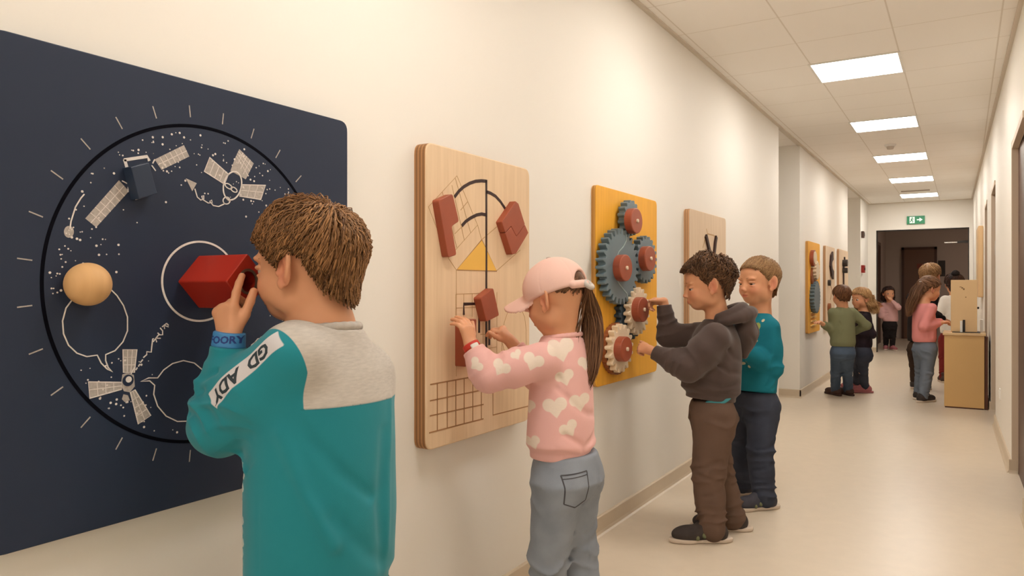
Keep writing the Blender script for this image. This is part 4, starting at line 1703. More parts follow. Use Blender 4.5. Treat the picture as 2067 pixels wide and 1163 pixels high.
def left_of(F):
    return nrm(np.cross(UP, F))


def cut_end(S, c, ax, r=0.055):
    """trim everything just beyond the opening of a cuff"""
    c, ax = np.asarray(c, float), nrm(ax)

    def f(X, Y, Z):
        x, y, z = X - c[0], Y - c[1], Z - c[2]
        return np.maximum(-(x * ax[0] + y * ax[1] + z * ax[2]), np.sqrt(x * x + y * y + z * z) - r)
    S.fn(c - r, c + r, f, 0.003, 's')


def build_body(label, H, N, P, F, arms, legs, vox, hands=(), group=None, neck_r=0.21, rs=1.0):
    """one continuous skin: head, neck, trunk, arms, hands, legs and feet"""
    S = Shape()
    H.build(S, vox < 0.0045)
    s = H.s
    L = left_of(F)
    S.cone(H.p(-0.12, 0, -0.20), N + UP * 0.0, neck_r * s, neck_r * s * 1.08, 0.12 * s)
    S.cone(N, N - UP * 0.05 - F * 0.01, neck_r * s * 1.05, 0.06 * rs, 0.03)
    S.loft(P - UP * 0.02, N - UP * 0.02, F, L, ((0, .070 * rs, .055 * rs), (.3, .080 * rs, .06 * rs), (.75, .092 * rs, .062 * rs), (1, .05 * rs, .05 * rs)), 0.02)
    for sh, el, wr in arms:
        S.cone(N - UP * 0.05, sh, 0.045 * rs, 0.036 * rs, 0.03)
        S.cone(sh, el, 0.036 * rs, 0.030 * rs, 0.02)
        S.cone(el, wr, 0.030 * rs, 0.0205 * rs, 0.015)
    for hp, kn, an, td in legs:
        S.cone(P, hp, 0.058 * rs, 0.052 * rs, 0.012)
        S.cone(hp, kn, 0.050 * rs, 0.040 * rs, 0.012)
        S.cone(kn, an, 0.042 * rs, 0.028 * rs, 0.02)
        S.cone(an, an + td * 0.09 - UP * (an[2] - 0.035), 0.028 * rs, 0.022 * rs, 0.02)
    for hd in hands:
        hand(S, **hd)
    o = shape_obj('person', S, vox, M_SKIN, None, {'flush': H.tint}, it=1)
    tag(o, label, 'person', group)
    return o


def torso_shape(hem, N, F, st, sleeves, k=0.035, S=None):
    S = S or Shape()
    S.loft(hem, N + UP * 0.008, F, left_of(F), st, 0.02, cap=0.006)
    for pts, rad in sleeves:
        S.chain(pts, rad, k)
    return S


SHOE_CACHE = {}


def shoe(parent, an, td, m, msole, ln=0.19, name='shoe', accent=None, vox=0.004):
    """an: ankle above the floor, td: toe direction"""
    td = nrm(V(td[0], td[1], 0))
    sd = left_of(td)
    base = V(an[0], an[1], 0) - td * 0.035
    k = ln / 0.19
    S = Shape()
    S.cone(base + td * 0.012 * k + UP * 0.045, base + td * 0.06 * k + UP * 0.062, 0.033 * k, 0.030 * k, 0.02)
    S.ell(base + td * 0.115 * k + UP * 0.034, (td, sd, UP), V(0.072, 0.037, 0.034) * k, 0.03)
    S.ell(base + td * 0.02 * k + UP * 0.036, (td, sd, UP), V(0.048, 0.034, 0.038) * k, 0.03)
    S.cone(base + td * 0.03 * k + UP * 0.07, base + td * 0.03 * k + UP * 0.088, 0.034 * k, 0.035 * k, 0.012)
    S.fn(base - V(.2, .2, .05), base + V(.2, .2, .016), lambda X, Y, Z: Z - 0.014, 0.004, 's')
    o = shape_obj(name, S, vox, m, parent)
    S = Shape()
    for a, r in ((0.0, 0.030), (0.05, 0.029), (0.12, 0.035), (0.148, 0.031)):
        S.ell(base + td * a * k + UP * 0.010, (td, sd, UP), V(0.05, r, 0.030) * k, 0.02)
    S.fn(base - V(.2, .2, .2), base + V(.2, .2, .3), lambda X, Y, Z: np.abs(Z - 0.0105) - 0.010 + 0 * X + 0 * Y, 0.004, 's') if False else None
    S.fn(base - V(.25, .25, .1), base + V(.25, .25, .001), lambda X, Y, Z: Z - 0.0005 + 0 * X, 0.003, 's')
    S.fn(base + V(-.25, -.25, .019), base + V(.25, .25, .1), lambda X, Y, Z: 0.020 - Z + 0 * X, 0.003, 's')
    shape_obj('sole', S, vox, msole, o)
    if accent is not None:
        S = Shape()
        for a, h in ((0.070, 0.062), (0.095, 0.054)):
            S.chain([base + td * a * k + sd * q * k + UP * (h - abs(q) * 0.6 - (0.012 if abs(q) > 0.03 else 0)) * k for q in (-0.034, -0.02, 0, 0.02, 0.034)], [0.008 * k] * 5, 0.004)
        shape_obj('strap', S, vox, accent, o)
    return o


def trousers(parent, P, F, legs, m, vox, waist=None, rs=1.0, rad=(0.078, 0.060, 0.052), amp=0.004, seed=0, attrs=None, name='trousers', gap=None, hipw=0.118, hipd=0.10):
    S = Shape()
    L = left_of(F)
    w = waist if waist is not None else P + UP * 0.10
    S.loft(P - UP * 0.055, w, F, L, ((0, hipw * .85 * rs, hipd * .8 * rs, -0.008), (.35, hipw * rs, hipd * rs, -0.010), (.75, hipw * .97 * rs, hipd * .93 * rs), (1, hipw * .93 * rs, hipd * .86 * rs)), 0.03)
    for i, (hp, kn, an, td) in enumerate(legs):
        b = an + UP * -0.015
        S.cone(hp, kn, rad[0] * rs, rad[1] * rs, 0.05)
        S.cone(kn, b, rad[1] * rs, rad[2] * rs, 0.02)
        S.disp(ring_folds(kn, b, 0.88, 0.22, amp * 1.4, 150, seed + i))
        S.disp(ring_folds(hp, b, 0.52, 0.13, amp, 110, seed + 4 + i))
        S.disp(ring_folds(hp, kn, 0.05, 0.25, amp * 0.8, 80, seed + 7 + i))
        rr = random.Random(seed * 7 + i)
        for t, dz in ((0.30, 0.05), (0.44, 0.03), (0.52, -0.03), (0.66, 0.03), (0.82, 0.03), (0.90, -0.02), (0.95, 0.02)):
            c = hp + (kn - hp) * (t / 0.5) if t < 0.5 else kn + (b - kn) * ((t - 0.5) / 0.5)
            R_ = rad[1] * rs * 1.05
            a0 = rr.uniform(0, 2 * PI)
            pts = [c + (F * math.cos(a0 + q) + L * math.sin(a0 + q)) * R_ + UP * dz * (q - 0.8) * rr.uniform(0.4, 1.0) for q in (0, 0.5, 1.0, 1.5, 2.0)]
            S.disp(crease(pts, 0.0095, amp * 1.35))
    S.disp(cloth_noise(amp * 0.8, 9, 9, 6, seed))
    if gap is not None:
        S.disp(gap)
    return shape_obj(name, S, vox, m, parent, attrs)


def std_legs(P, F, spread=0.062, hip_z=None, stance=(0.0, 0.0), knee_f=0.012, ankle_h=0.075, turn=(0, 0), side=(0, 0)):
    """legs straight down from the pelvis; stance shifts each foot along F, side along L"""
    L = left_of(F)
    out = []
    for i, sg in enumerate((1, -1)):
        hp = P + L * sg * spread - UP * 0.02
        foot = V(P[0], P[1], 0) + L * (sg * spread + side[i]) + F * stance[i]
        an = foot + UP * ankle_h
        kn = (hp + an) / 2 + F * knee_f
        a = math.radians(turn[i])
        td = nrm(F * math.cos(a) + L * math.sin(a))
        out.append((hp, kn, an, td))
    return out


def decal(name, polys, o, u, v, n, target, m, parent, lift=0.0006, sub=0, start=0.2):
    """thin print laid on cloth: polygons in (u, v) dropped along -n onto the target mesh"""
    tm = target.data
    co = np.empty(len(tm.vertices) * 3, np.float32)
    tm.vertices.foreach_get('co', co)
    co = co.reshape(-1, 3)
    pl = np.empty(len(tm.polygons) * 4, np.int32)
    tm.polygons.foreach_get('vertices', pl)
    bvh = BVHTree.FromPolygons([Vector(c) for c in co.tolist()], pl.reshape(-1, 4).tolist())
    bm = bmesh.new()
    for p in polys:
        vs = [bm.verts.new((a, b, 0)) for a, b in p]
        if len(vs) > 2:
            bm.faces.new(vs)
    bmesh.ops.triangulate(bm, faces=bm.faces[:])
    for _ in range(sub):
        bmesh.ops.subdivide_edges(bm, edges=bm.edges[:], cuts=1, use_grid_fill=True)
        bmesh.ops.triangulate(bm, faces=bm.faces[:])
    n = nrm(n)
    lost = []
    for w in bm.verts:
        q = np.asarray(o) + np.asarray(u) * w.co[0] + np.asarray(v) * w.co[1]
        hit = bvh.ray_cast(Vector(q + n * start), Vector(-n))
        if hit[0] is not None and hit[1] @ Vector(n) > 0.15:
            w.co = hit[0] + hit[1] * lift
        else:
            lost.append(w)
    if lost:
        bmesh.ops.delete(bm, geom=lost, context='VERTS')
    r = bmesh.ops.extrude_face_region(bm, geom=bm.faces[:])
    for w in [g for g in r['geom'] if isinstance(g, bmesh.types.BMVert)]:
        w.co -= Vector(n) * lift * 2
    return from_bm(name, bm, m, parent)


def text_polys(txt, size, font_shear=0.0, bold=0.0):
    cu = D.curves.new('lettering', 'FONT')
    cu.body = txt
    cu.size = size
    cu.align_x = 'CENTER'
    cu.align_y = 'CENTER'
    cu.offset = bold
    cu.shear = font_shear
    cu.resolution_u = 2
    ob = D.objects.new('lettering', cu)
    COL.objects.link(ob)
    dg = bpy.context.evaluated_depsgraph_get()
    me = ob.evaluated_get(dg).to_mesh()
    polys = [[(me.vertices[i].co.x, me.vertices[i].co.y) for i in p.vertices] for p in me.polygons]
    ob.evaluated_get(dg).to_mesh_clear()
    D.objects.remove(ob)
    D.curves.remove(cu)
    return polys


def heart_sd(u, v):
    """signed distance-like value of a unit heart (negative inside)"""
    u = np.abs(u)
    v = v + 0.25
    a = np.sqrt((u - 0.42) ** 2 + (v - 0.62) ** 2) - 0.46
    tri = np.maximum(0.72 * u - 0.70 * v - 0.18, v - 0.62)
    tri = np.maximum(0.77 * (u - 0.88) + 0.0 * v, np.maximum((u * 0.76 - (v + 0.35) * 0.65), v - 0.62))
    return np.minimum(a, tri)


M_TEAL = mat('teal_jersey', (0.018, 0.228, 0.280), rough=0.9, spec=0.15, noise=0.10, nscale=9, bump=0.25, bscale=900, sheen=0.15)
add_mask(M_TEAL, 'yoke', (0.50, 0.46, 0.415), 0.0008, noise=0.22)
add_mask(M_TEAL, 'tape', (0.62, 0.60, 0.62), 0.0008)
add_mask(M_TEAL, 'seam', (0.012, 0.13, 0.145), 0.0008)
M_PINK = mat('pink_jersey', (0.80, 0.46, 0.43), rough=0.92, spec=0.12, noise=0.06, nscale=10, bump=0.25, bscale=800, sheen=0.15)
add_mask(M_PINK, 'hearts', (0.82, 0.70, 0.60), 0.0014, noise=0.05)
M_HOODIE = mat('charcoal_jersey', (0.082, 0.058, 0.052), rough=0.95, spec=0.12, noise=0.12, nscale=10, bump=0.25, bscale=700, sheen=0.2)
M_TEAL2 = mat('petrol_tshirt', (0.010, 0.165, 0.225), rough=0.85, spec=0.18, noise=0.10, nscale=9, bump=0.15, bscale=700)
M_JEANL = mat('light_denim', (0.26, 0.29, 0.34), rough=0.9, spec=0.12, noise=0.30, nscale=11, bump=0.35, bscale=900)
M_JEAND = mat('dark_denim', (0.045, 0.052, 0.075), rough=0.9, spec=0.12, noise=0.45, nscale=9, bump=0.35, bscale=900)
M_JEANM = mat('blue_denim', (0.075, 0.105, 0.155), rough=0.9, spec=0.12, noise=0.35, nscale=9, bump=0.3, bscale=900)
M_JEANG = mat('grey_blue_denim', (0.155, 0.185, 0.235), rough=0.9, spec=0.12, noise=0.2, nscale=9)
M_BROWNT = mat('brown_cotton', (0.135, 0.086, 0.064), rough=0.92, spec=0.12, noise=0.16, nscale=12, bump=0.3, bscale=900)
M_OLIVE = mat('olive_jersey', (0.185, 0.19, 0.105), rough=0.92, spec=0.12, noise=0.1, nscale=9)
M_VELVET = mat('dark_velvet', (0.018, 0.010, 0.016), rough=0.7, spec=0.25, noise=0.5, nscale=14)
M_PINKD = mat('dusty_pink_fleece', (0.62, 0.36, 0.35), rough=0.95, spec=0.1, noise=0.1, nscale=9)
M_PINKS = mat('salmon_pink_jersey', (0.76, 0.29, 0.28), rough=0.92, spec=0.12, noise=0.1, nscale=9)
M_BLACKT = mat('black_cotton', (0.018, 0.014, 0.014), rough=0.9, spec=0.15, noise=0.3, nscale=9)
M_DKBROWN = mat('dark_brown_cotton', (0.045, 0.028, 0.020), rough=0.9, spec=0.15, noise=0.3, nscale=9)
M_REDT = mat('red_cotton', (0.16, 0.018, 0.016), rough=0.9, spec=0.15, noise=0.2, nscale=9)
M_WHITET = mat('white_cotton', (0.72, 0.69, 0.64), rough=0.9, spec=0.15)
M_SHOE = mat('charcoal_shoe', (0.045, 0.036, 0.034), rough=0.7, spec=0.25, noise=0.5, nscale=30)
M_SHOEB = mat('slate_shoe', (0.055, 0.055, 0.072), rough=0.7, spec=0.25, noise=0.4, nscale=30)
M_SHOEP = mat('rose_shoe', (0.36, 0.125, 0.135), rough=0.7, spec=0.25)
M_SHOED = mat('brown_shoe', (0.055, 0.025, 0.018), rough=0.6, spec=0.3)
M_SOLE = mat('pale_rubber', (0.62, 0.52, 0.43), rough=0.7)
M_STRAP = mat('olive_strap', (0.14, 0.15, 0.075), rough=0.7)
M_CAPM = mat('pink_cap_cotton', (0.80, 0.53, 0.46), rough=0.9, spec=0.15, noise=0.04, nscale=12, bump=0.15, bscale=900)
H_BROWN = hair_mat('light_brown_hair', (0.10, 0.041, 0.014), (0.42, 0.21, 0.082))
H_DARK = hair_mat('dark_brown_hair', (0.045, 0.020, 0.009), (0.19, 0.092, 0.040))
H_FAIR = hair_mat('fair_brown_hair', (0.19, 0.095, 0.037), (0.46, 0.275, 0.13))
H_LONG = hair_mat('long_brown_hair', (0.085, 0.034, 0.016), (0.27, 0.135, 0.065))
H_BLOND = hair_mat('blonde_hair', (0.30, 0.14, 0.05), (0.66, 0.41, 0.19))
H_CHEST = hair_mat('chestnut_hair', (0.075, 0.027, 0.010), (0.20, 0.085, 0.035))
H_BLACK = hair_mat('near_black_hair', (0.012, 0.005, 0.004), (0.06, 0.022, 0.014))

ST_SWEATER = lambda a, b: ((0, a * .92, b * .93), (.05, a * .93, b * .94), (.09, a * 1.0, b * 1.02), (.3, a, b), (.6, a * .99, b * .99), (.78, a * .95, b * .92), (.88, a * .80, b * .80), (.95, a * .58, b * .66), (1, a * .40, b * .52))


# ---- boy at the space board
def boy_space():
    F = facing(50)
    L = left_of(F)
    H = Head(at(615, 531, 1.45), facing(71), 0.222, pitch=3)
    N = at(652, 672, 1.445)
    hem = at(650, 1190, 1.44)
    P = hem - UP * 0.02
    shL, elL, wrL = at(583, 722, 1.345), at(447, 856, 1.40), at(462, 690, 1.395)
    shR = N - L * 0.100 - UP * 0.088
    wrR = V(0.215, SCY + 0.135, 1.03)
    elR = ik(shR, wrR, 0.19, 0.17, -UP - L * 0.6)
    legs = std_legs(P, F, 0.066, stance=(0.02, -0.03))
    Dl = nrm(at(453, 600, 1.41) - wrL)
    hands = [dict(w=wrL + Dl * 0.008, Dd=Dl, N=nrm(-CFW * 0.92 - CRT * 0.35), Tm=CRT, size=0.128,
                  curl=((12, 8, 6), (48, 62, 35), (58, 68, 40), (62, 66, 40)), thumb=(22, 14, 8), spread=6, thumb_out=36),
             dict(w=wrR, Dd=nrm(UP + V(-0.5, 0, 0)), N=V(0, 1, 0), Tm=V(1, 0, 0), size=0.12, curl=((30, 30, 20),) * 4)]
    body = build_body('boy in a teal sweater with grey yoke peering into the red viewing scope', H, N, P, F,
                      [(shL, elL, wrL), (shR, elR, wrR)], legs, 0.0023, hands, 'children in the corridor', 0.245)
    # sweater
    cuff = wrL + (elL - wrL) * 0.055
    c2 = elL + (cuff - elL) * 0.72
    st = ((0, .136, .112), (.05, .138, .114), (.09, .151, .122), (.3, .153, .124), (.55, .151, .122), (.74, .150, .116), (.84, .138, .102), (.91, .114, .088), (.96, .095, .079), (1, .078, .074))
    S = torso_shape(hem, N, F, st, [([shL - L * 0.01, shL + (elL - shL) * 0.5, elL, elL + (cuff - elL) * 0.35, c2], [0.066, 0.064, 0.053, 0.048, 0.037]),
                                    ([shR, elR, wrR + (elR - wrR) * 0.12], [0.060, 0.050, 0.036])])
    S.cone(c2, cuff, 0.0345, 0.0325, 0.004)
    cut_end(S, cuff, wrL - elL)
    cut_end(S, wrR + (elR - wrR) * 0.10, wrR - elR)
    S.disp(ring_folds(elL, cuff, 0.35, 0.35, 0.0042, 120, 3))
    S.disp(ring_folds(shL, elL, 0.95, 0.25, 0.004, 100, 5))
    for p_ in (((390, 800, 1.36), (430, 782, 1.35), (478, 770, 1.38)), ((388, 835, 1.37), (430, 822, 1.34), (470, 795, 1.35)), ((402, 770, 1.36), (440, 752, 1.35), (480, 750, 1.38))):
        S.disp(crease([at(*q) for q in p_], 0.008, 0.006))
    S.disp(cloth_noise(0.0028, 7, 7, 5, 2))
    B = lambda l, f, t: hem + (N - hem) * t + L * l + F * f
    S.disp(crease([B(.12, -.09, .70), B(.05, -.12, .52), B(-.02, -.12, .40)], 0.012, 0.006))
    S.disp(crease([B(.13, -.06, .66), B(.11, -.10, .45), B(.06, -.12, .25)], 0.014, -0.008))
    S.disp(crease([B(-.10, -.10, .80), B(-.08, -.12, .50), B(-.07, -.12, .12)], 0.012, -0.005))
    S.disp(crease([B(-.06, -.12, .62), B(-.045, -.12, .35), B(-.06, -.12, .1)], 0.014, 0.008))
    S.disp(crease([B(.06, -.12, .35), B(-.02, -.12, .18), B(-.10, -.10, .08)], 0.016, 0.004))
    S.disp(crease([B(.135, -.02, .72), B(.15, -.02, .4), B(.145, -.02, .02)], 0.0025, 0.0014))
    # seam between yoke and body
    zs = 0.884

    def yoke(P_):
        q = P_ - hem
        l, f = q @ L, q @ F
        arm = l - (0.099 + 0.35 * np.maximum(0, P_[:, 2] - 0.950))
        return np.maximum(np.maximum(zs - P_[:, 2], arm), f - 0.115)

    au = nrm(elL - shL)
    tape_n = nrm(np.cross(au, CFW))
    ta, tb = at(556, 690, 1.30), at(478, 812, 1.36)
    tu = nrm(tb - ta)
    tn = nrm(-CFW * 0.8 + UP * 0.55 - CRT * 0.2)
    tn = nrm(tn - tu * (tn @ tu))
    tv = np.cross(tn, tu)

    def tape(P_):
        q = P_ - ta
        a, b, n = q @ tu, q @ tv, q @ tn
        e = np.maximum(np.abs(b) - 0.0175, np.maximum(-a - 0.01, a - np.linalg.norm(tb - ta)))
        return np.maximum(e, -n - 0.06)

    def seam(P_):
        q = P_ - hem
        f = q @ F
        l = q @ L
        s1 = np.maximum(np.abs(P_[:, 2] - zs) - 0.0012, yoke(P_) - 0.004)
        return s1
    sw = shape_obj('sweater', S, 0.0032, M_TEAL, body, {'yoke': yoke, 'tape': tape, 'seam': seam}, it=2)
    # neck rib
    S = Shape()
    ring = [N + L * 0.069 * math.cos(a) + F * 0.066 * math.sin(a) + UP * (0.007 - 0.008 * math.sin(a)) for a in np.linspace(0, 2 * PI, 25)]
    S.chain(ring, [0.0085] * 25, 0.004)
    shape_obj('collar', S, 0.003, mat('grey_rib', (0.46, 0.42, 0.38), rough=0.9, noise=0.15, nscale=60, bump=0.3, bscale=500), body)
    # lettering on the sleeve tape
    mid = (ta + tb) / 2
    decal('sleeve_lettering', text_polys('GD  ADY', 0.034, 0.2, 0.0010), mid, tu, tv if tv @ (CRT - UP) > 0 else -tv, tn, sw,
          mat('dark_lettering', (0.03, 0.045, 0.055), rough=0.8), sw, 0.0007, sub=1)
    # chest print showing at the front edge
    fr = B(.129, .063, .42)
    pol = []
    rr = random.Random(5)
    for i in range(16):
        y = -0.15 + i * 0.02
        pol.append([(x + 0.012 * math.cos(a), y + 0.008 * math.sin(a)) for x in (rr.uniform(-0.012, 0.026),) for a in np.linspace(0, 2 * PI, 7)[:-1]])
    decal('chest_print', pol, fr, nrm(L * 0.6 - F * 0.8), UP, nrm(F * 0.6 + L * 0.8), sw, mat('chest_print_white', (0.55, 0.58, 0.55), rough=0.8), sw, 0.0007, 0, 0.05)
    # blue paper wristband
    ax = nrm(wrL - elL)
    S = Shape()
    wc = cuff + ax * 0.013
    S.loft(wc - ax * 0.014, wc + ax * 0.014, nrm(-CFW), CRT, ((0, .0315, .0275), (1, .0295, .0260)), 0.003, cap=0.002)
    wb = shape_obj('wristband', S, 0.002, mat('blue_paper_band', (0.055, 0.24, 0.52), rough=0.5), body, it=0)
    decal('band_lettering', text_polys('FOORY', 0.019, 0.1, 0.0006), wc, CRT, nrm(ax - CRT * (ax @ CRT)), nrm(-CFW), wb, mat('band_ink', (0.02, 0.05, 0.22), rough=0.6), wb, 0.0004, sub=1)
    trousers(body, P, F, legs, M_JEAND, 0.006, hem + UP * 0.05, 1.0, seed=2, hipw=0.125)
    for lg in legs:
        shoe(body, lg[2], lg[3], M_SHOE, M_SOLE)
    make_hair('hair', H, 'boy', H_BROWN, body, 7500, 0.00080, (0.8, 1.9), 0.013, 0.009, 0.05, 0.20, 3, (-0.50, 0.10, 0.80), 0.17, 12, taper=0.6)
    eyes(H, body)
    brows(H, H_BROWN, body)


boy_space()


# ---- girl with the pink cap at the sliding puzzle
def girl_cap():
    F = facing(58)
    L = left_of(F)
    H = Head(at(1118, 600, 2.27), facing(56), 0.208, pitch=14)
    N = at(1135, 684, 2.285)
    hem = at(1131, 922, 2.27)
    P = at(1143, 958, 2.275)
    shL, elL = at(1093, 728, 2.185), at(985, 758, 2.17)
    wrL = at(951, 698, 2.195)
    shR = N - L * 0.095 - UP * 0.055
    wrR = at(1030, 688, 2.44)
    elR = ik(shR, wrR, 0.16, 0.145, -UP + CRT * 0.5)
    legs = std_legs(P, F, 0.060, stance=(0.03, -0.04), side=(0.0, 0.005))
    Dl = nrm(at(935, 640, 2.215) - wrL)
    Dr = nrm(at(1003, 655, 2.43) - wrR)
    hands = [dict(w=wrL + Dl * 0.006, Dd=Dl, N=nrm(V(1, 0, 0) - CFW * 0.3), Tm=CRT, size=0.115, curl=((24, 22, 15), (26, 24, 16), (28, 26, 16), (30, 28, 18)), spread=9, thumb_out=40, thumb=(20, 15, 10)),
             dict(w=wrR, Dd=Dr, N=nrm(CRT * 0.7 - CFW * 0.4 + UP * 0.3), Tm=nrm(-CFW + UP * 0.2), size=0.110, curl=((40, 45, 25), (55, 55, 30), (65, 60, 30), (70, 60, 30)), thumb=(30, 25, 10), thumb_out=35)]
    body = build_body('girl in a pink cap and pink sweater with pale hearts at the sliding puzzle', H, N, P, F,
                      [(shL, elL, wrL), (shR, elR, wrR)], legs, 0.0035, hands, 'children in the corridor')
    cuff = wrL + (elL - wrL) * 0.12
    c2 = elL + (cuff - elL) * 0.62
    st = ((0, .105, .088), (.06, .106, .089), (.11, .122, .100), (.3, .120, .097), (.55, .114, .092), (.76, .112, .086), (.86, .100, .078), (.93, .086, .071), (1, .066, .063))
    S = torso_shape(hem, N, F, st, [([shL, shL + (elL - shL) * 0.5, elL, elL + (cuff - elL) * 0.4, c2], [0.055, 0.052, 0.045, 0.042, 0.035]),
                                    ([shR, elR, wrR + (elR - wrR) * 0.2], [0.053, 0.042, 0.033])], 0.03)
    S.cone(c2, cuff, 0.036, 0.036, 0.004)
    cut_end(S, cuff, wrL - elL)
    cut_end(S, wrR + (elR - wrR) * 0.18, wrR - elR)
    S.disp(ring_folds(elL, cuff, 0.35, 0.35, 0.0045, 140, 3))
    S.disp(ring_folds(shL, elL, 0.7, 0.4, 0.003, 90, 5))
    S.disp(cloth_noise(0.003, 8, 8, 6, 12))
    B = lambda l, f, t: hem + (N - hem) * t + L * l + F * f
    S.disp(crease([B(.10, -.04, .62), B(.06, -.09, .45), B(.0, -.10, .38), B(-.06, -.09, .36)], 0.010, 0.007))
    S.disp(crease([B(.09, -.06, .24), B(.03, -.10, .12), B(-.06, -.09, .22)], 0.010, 0.007))
    S.disp(crease([B(.10, -.05, .16), B(.03, -.10, .06), B(-.06, -.09, .14)], 0.009, -0.005))
    S.disp(crease([B(.085, .0, .88), B(.10, -.03, .75), B(.09, -.06, .62)], 0.009, 0.006))
    hearts = [(1134, 712, 23, 10), (1074, 731, 17, -20), (1141, 766, 16, 15), (1121, 826, 20, 8), (1067, 829, 13, 12), (1172, 818, 18, 5), (1150, 868, 16, 30), (1077, 898, 13, 25), (1010, 742, 15, -30), (960, 735, 12, -50), (1043, 716, 9, 30), (1185, 740, 14, 0)]

    def hearts_sd(P_):
        v = P_ - CPOS
        d = v @ CFW
        px = v @ CRT / d * FPX
        best = np.full(len(P_), 1.0)
        for x, y, r, rot in hearts:
            c = at(x, y, 2.18)
            q = P_ - c
            u, w = q @ CRT, q @ UP
            a = math.radians(rot)
            rr = r / FPX * 2.2 * 1.4
            e = heart_sd((u * math.cos(a) + w * math.sin(a)) / rr, (-u * math.sin(a) + w * math.cos(a)) / rr) * rr
            e = np.maximum(e, q @ CFW - 0.16)
            best = np.minimum(best, e)
        return best
    sw = shape_obj('sweater', S, 0.0036, M_PINK, body, {'hearts': hearts_sd}, it=2)
    S = Shape()
    ring = [N + L * 0.059 * math.cos(a) + F * 0.056 * math.sin(a) + UP * (0.008 - 0.008 * math.sin(a)) for a in np.linspace(0, 2 * PI, 25)]
    S.chain(ring, [0.0075] * 25, 0.004)
    shape_obj('collar', S, 0.0032, M_PINK, body, {'hearts': lambda v: np.full(len(v), 1.0)})
    # watch
    ax = nrm(wrL - elL)
    wc = cuff + ax * 0.010
    S = Shape()
    S.loft(wc - ax * 0.009, wc + ax * 0.009, nrm(-CFW), CRT, ((0, .0265, .0235), (1, .0255, .0225)), 0.002, cap=0.002)
    wa = shape_obj('watch', S, 0.002, mat('red_watch_strap', (0.55, 0.035, 0.02), rough=0.5), body, it=0)
    S = Shape()
    fc = wc - CFW * 0.020 + CRT * 0.013
    S.loft(fc - ax * 0.012, fc + ax * 0.012, nrm(-CFW * 0.8 + CRT * 0.5), nrm(CRT * 0.8 + CFW * 0.5), ((0, .013, .006), (1, .013, .006)), 0.003, cap=0.004)
    shape_obj('watch_face', S, 0.0016, M_WHITET, wa, it=0)
    # cap
    S = Shape()
    ax3 = (H.F, H.L, H.U)
    S.ell(H.p(-0.055, 0, 0.13), ax3, V(0.50, 0.425, 0.445) * H.s, 0.01)
    lo, hi = H.c - 0.4, H.c + 0.4
    bo = H.p(0, 0, 0.015)
    tiltU = nrm(H.U + H.F * 0.10)
    S.fn(lo, hi, lambda X, Y, Z: ((X - bo[0]) * tiltU[0] + (Y - bo[1]) * tiltU[1] + (Z - bo[2]) * tiltU[2]), 0.006, 's')
    ho = H.p(-0.53, 0, 0.09)
    S.ell(ho, ax3, V(0.17, 0.19, 0.19) * H.s, 0.006, 's')
    # strap closing the arch at the back
    sp = [H.p(-0.055 + 0.49 * math.cos(a), 0.415 * math.sin(a), 0.035 - 0.09 * math.cos(a) * 0.4) for a in np.linspace(PI - 0.55, PI + 0.55, 9)]
    S.chain(sp, [0.011] * 9, 0.004)
    # brim
    bc_ = H.p(0.44, 0, 0.125)
    bF = nrm(H.F - H.U * 0.10)
    bU = np.cross(bF, H.L)

    def brim(X, Y, Z):
        x, y, z = X - bc_[0], Y - bc_[1], Z - bc_[2]
        f = (x * bF[0] + y * bF[1] + z * bF[2]) / H.s
        l = (x * H.L[0] + y * H.L[1] + z * H.L[2]) / H.s
        u = (x * bU[0] + y * bU[1] + z * bU[2]) / H.s
        u = u + 2.1 * l * l + 0.25 * f * f
        k0 = np.sqrt((f / 0.42) ** 2 + (l / 0.34) ** 2)
        return np.maximum((k0 - 1) * 0.30, np.abs(u) - 0.022) * H.s
    S.fn(bc_ - 0.11, bc_ + 0.11, brim, 0.010)
    for a in np.radians([30, 90, 150, 210, 270, 330]):
        pts = [H.p(-0.055 + 0.50 * math.cos(a) * math.cos(e), 0.425 * math.sin(a) * math.cos(e), 0.13 + 0.445 * math.sin(e)) for e in np.linspace(-0.1, 1.5, 9)]
        S.disp(crease(pts, 0.0022, 0.0012))
    S.disp(cloth_noise(0.0022, 16, 16, 16, 4))
    cap = shape_obj('cap', S, 0.0030, M_CAPM, body, it=1)
    bm = bmesh.new()
    bmesh.ops.create_uvsphere(bm, u_segments=16, v_segments=10, radius=0.009, matrix=Matrix.Translation(H.p(-0.055, 0, 0.575)) @ Matrix.Scale(0.5, 4, (0, 0, 1)))
    from_bm('cap_button', bm, mat('cap_button_grey', (0.45, 0.36, 0.31), rough=0.7), cap, True)
    # hair under the cap and the pony tail
    make_hair('hair', H, 'under_cap', H_LONG, body, 1500, 0.0010, (0.5, 0.9), 0.003, 0.005, 0, 0.1, 5, (-0.9, 0.0, 0.35), 0.10, 8)
    root = H.p(-0.47, 0, 0.10)
    tie = H.p(-0.60, 0.0, 0.04)
    path = [root, tie, at(1192, 622, 2.30), at(1198, 660, 2.29), at(1196, 705, 2.27), at(1190, 750, 2.25), at(1182, 790, 2.25)]
    t1 = tress(path, [0.012, 0.010, 0.030, 0.038, 0.036, 0.030, 0.014], 420, 0.0013, 3, 0.75, 0.002, 16)
    t2 = tress([tie, at(1170, 635, 2.27), at(1160, 690, 2.24), at(1163, 735, 2.22)], [0.006, 0.010, 0.012, 0.004], 30, 0.0010, 8, 1, 0.003, 12)
    tress_obj('ponytail', [t1, t2], H_LONG, body)
    S = Shape()
    ring = [tie + (H.L * math.cos(a) + H.U * 0.8 * math.sin(a) + H.F * 0.6 * math.sin(a)) * 0.014 for a in np.linspace(0, 2 * PI, 17)]
    S.chain(ring, [0.0065] * 17, 0.003)
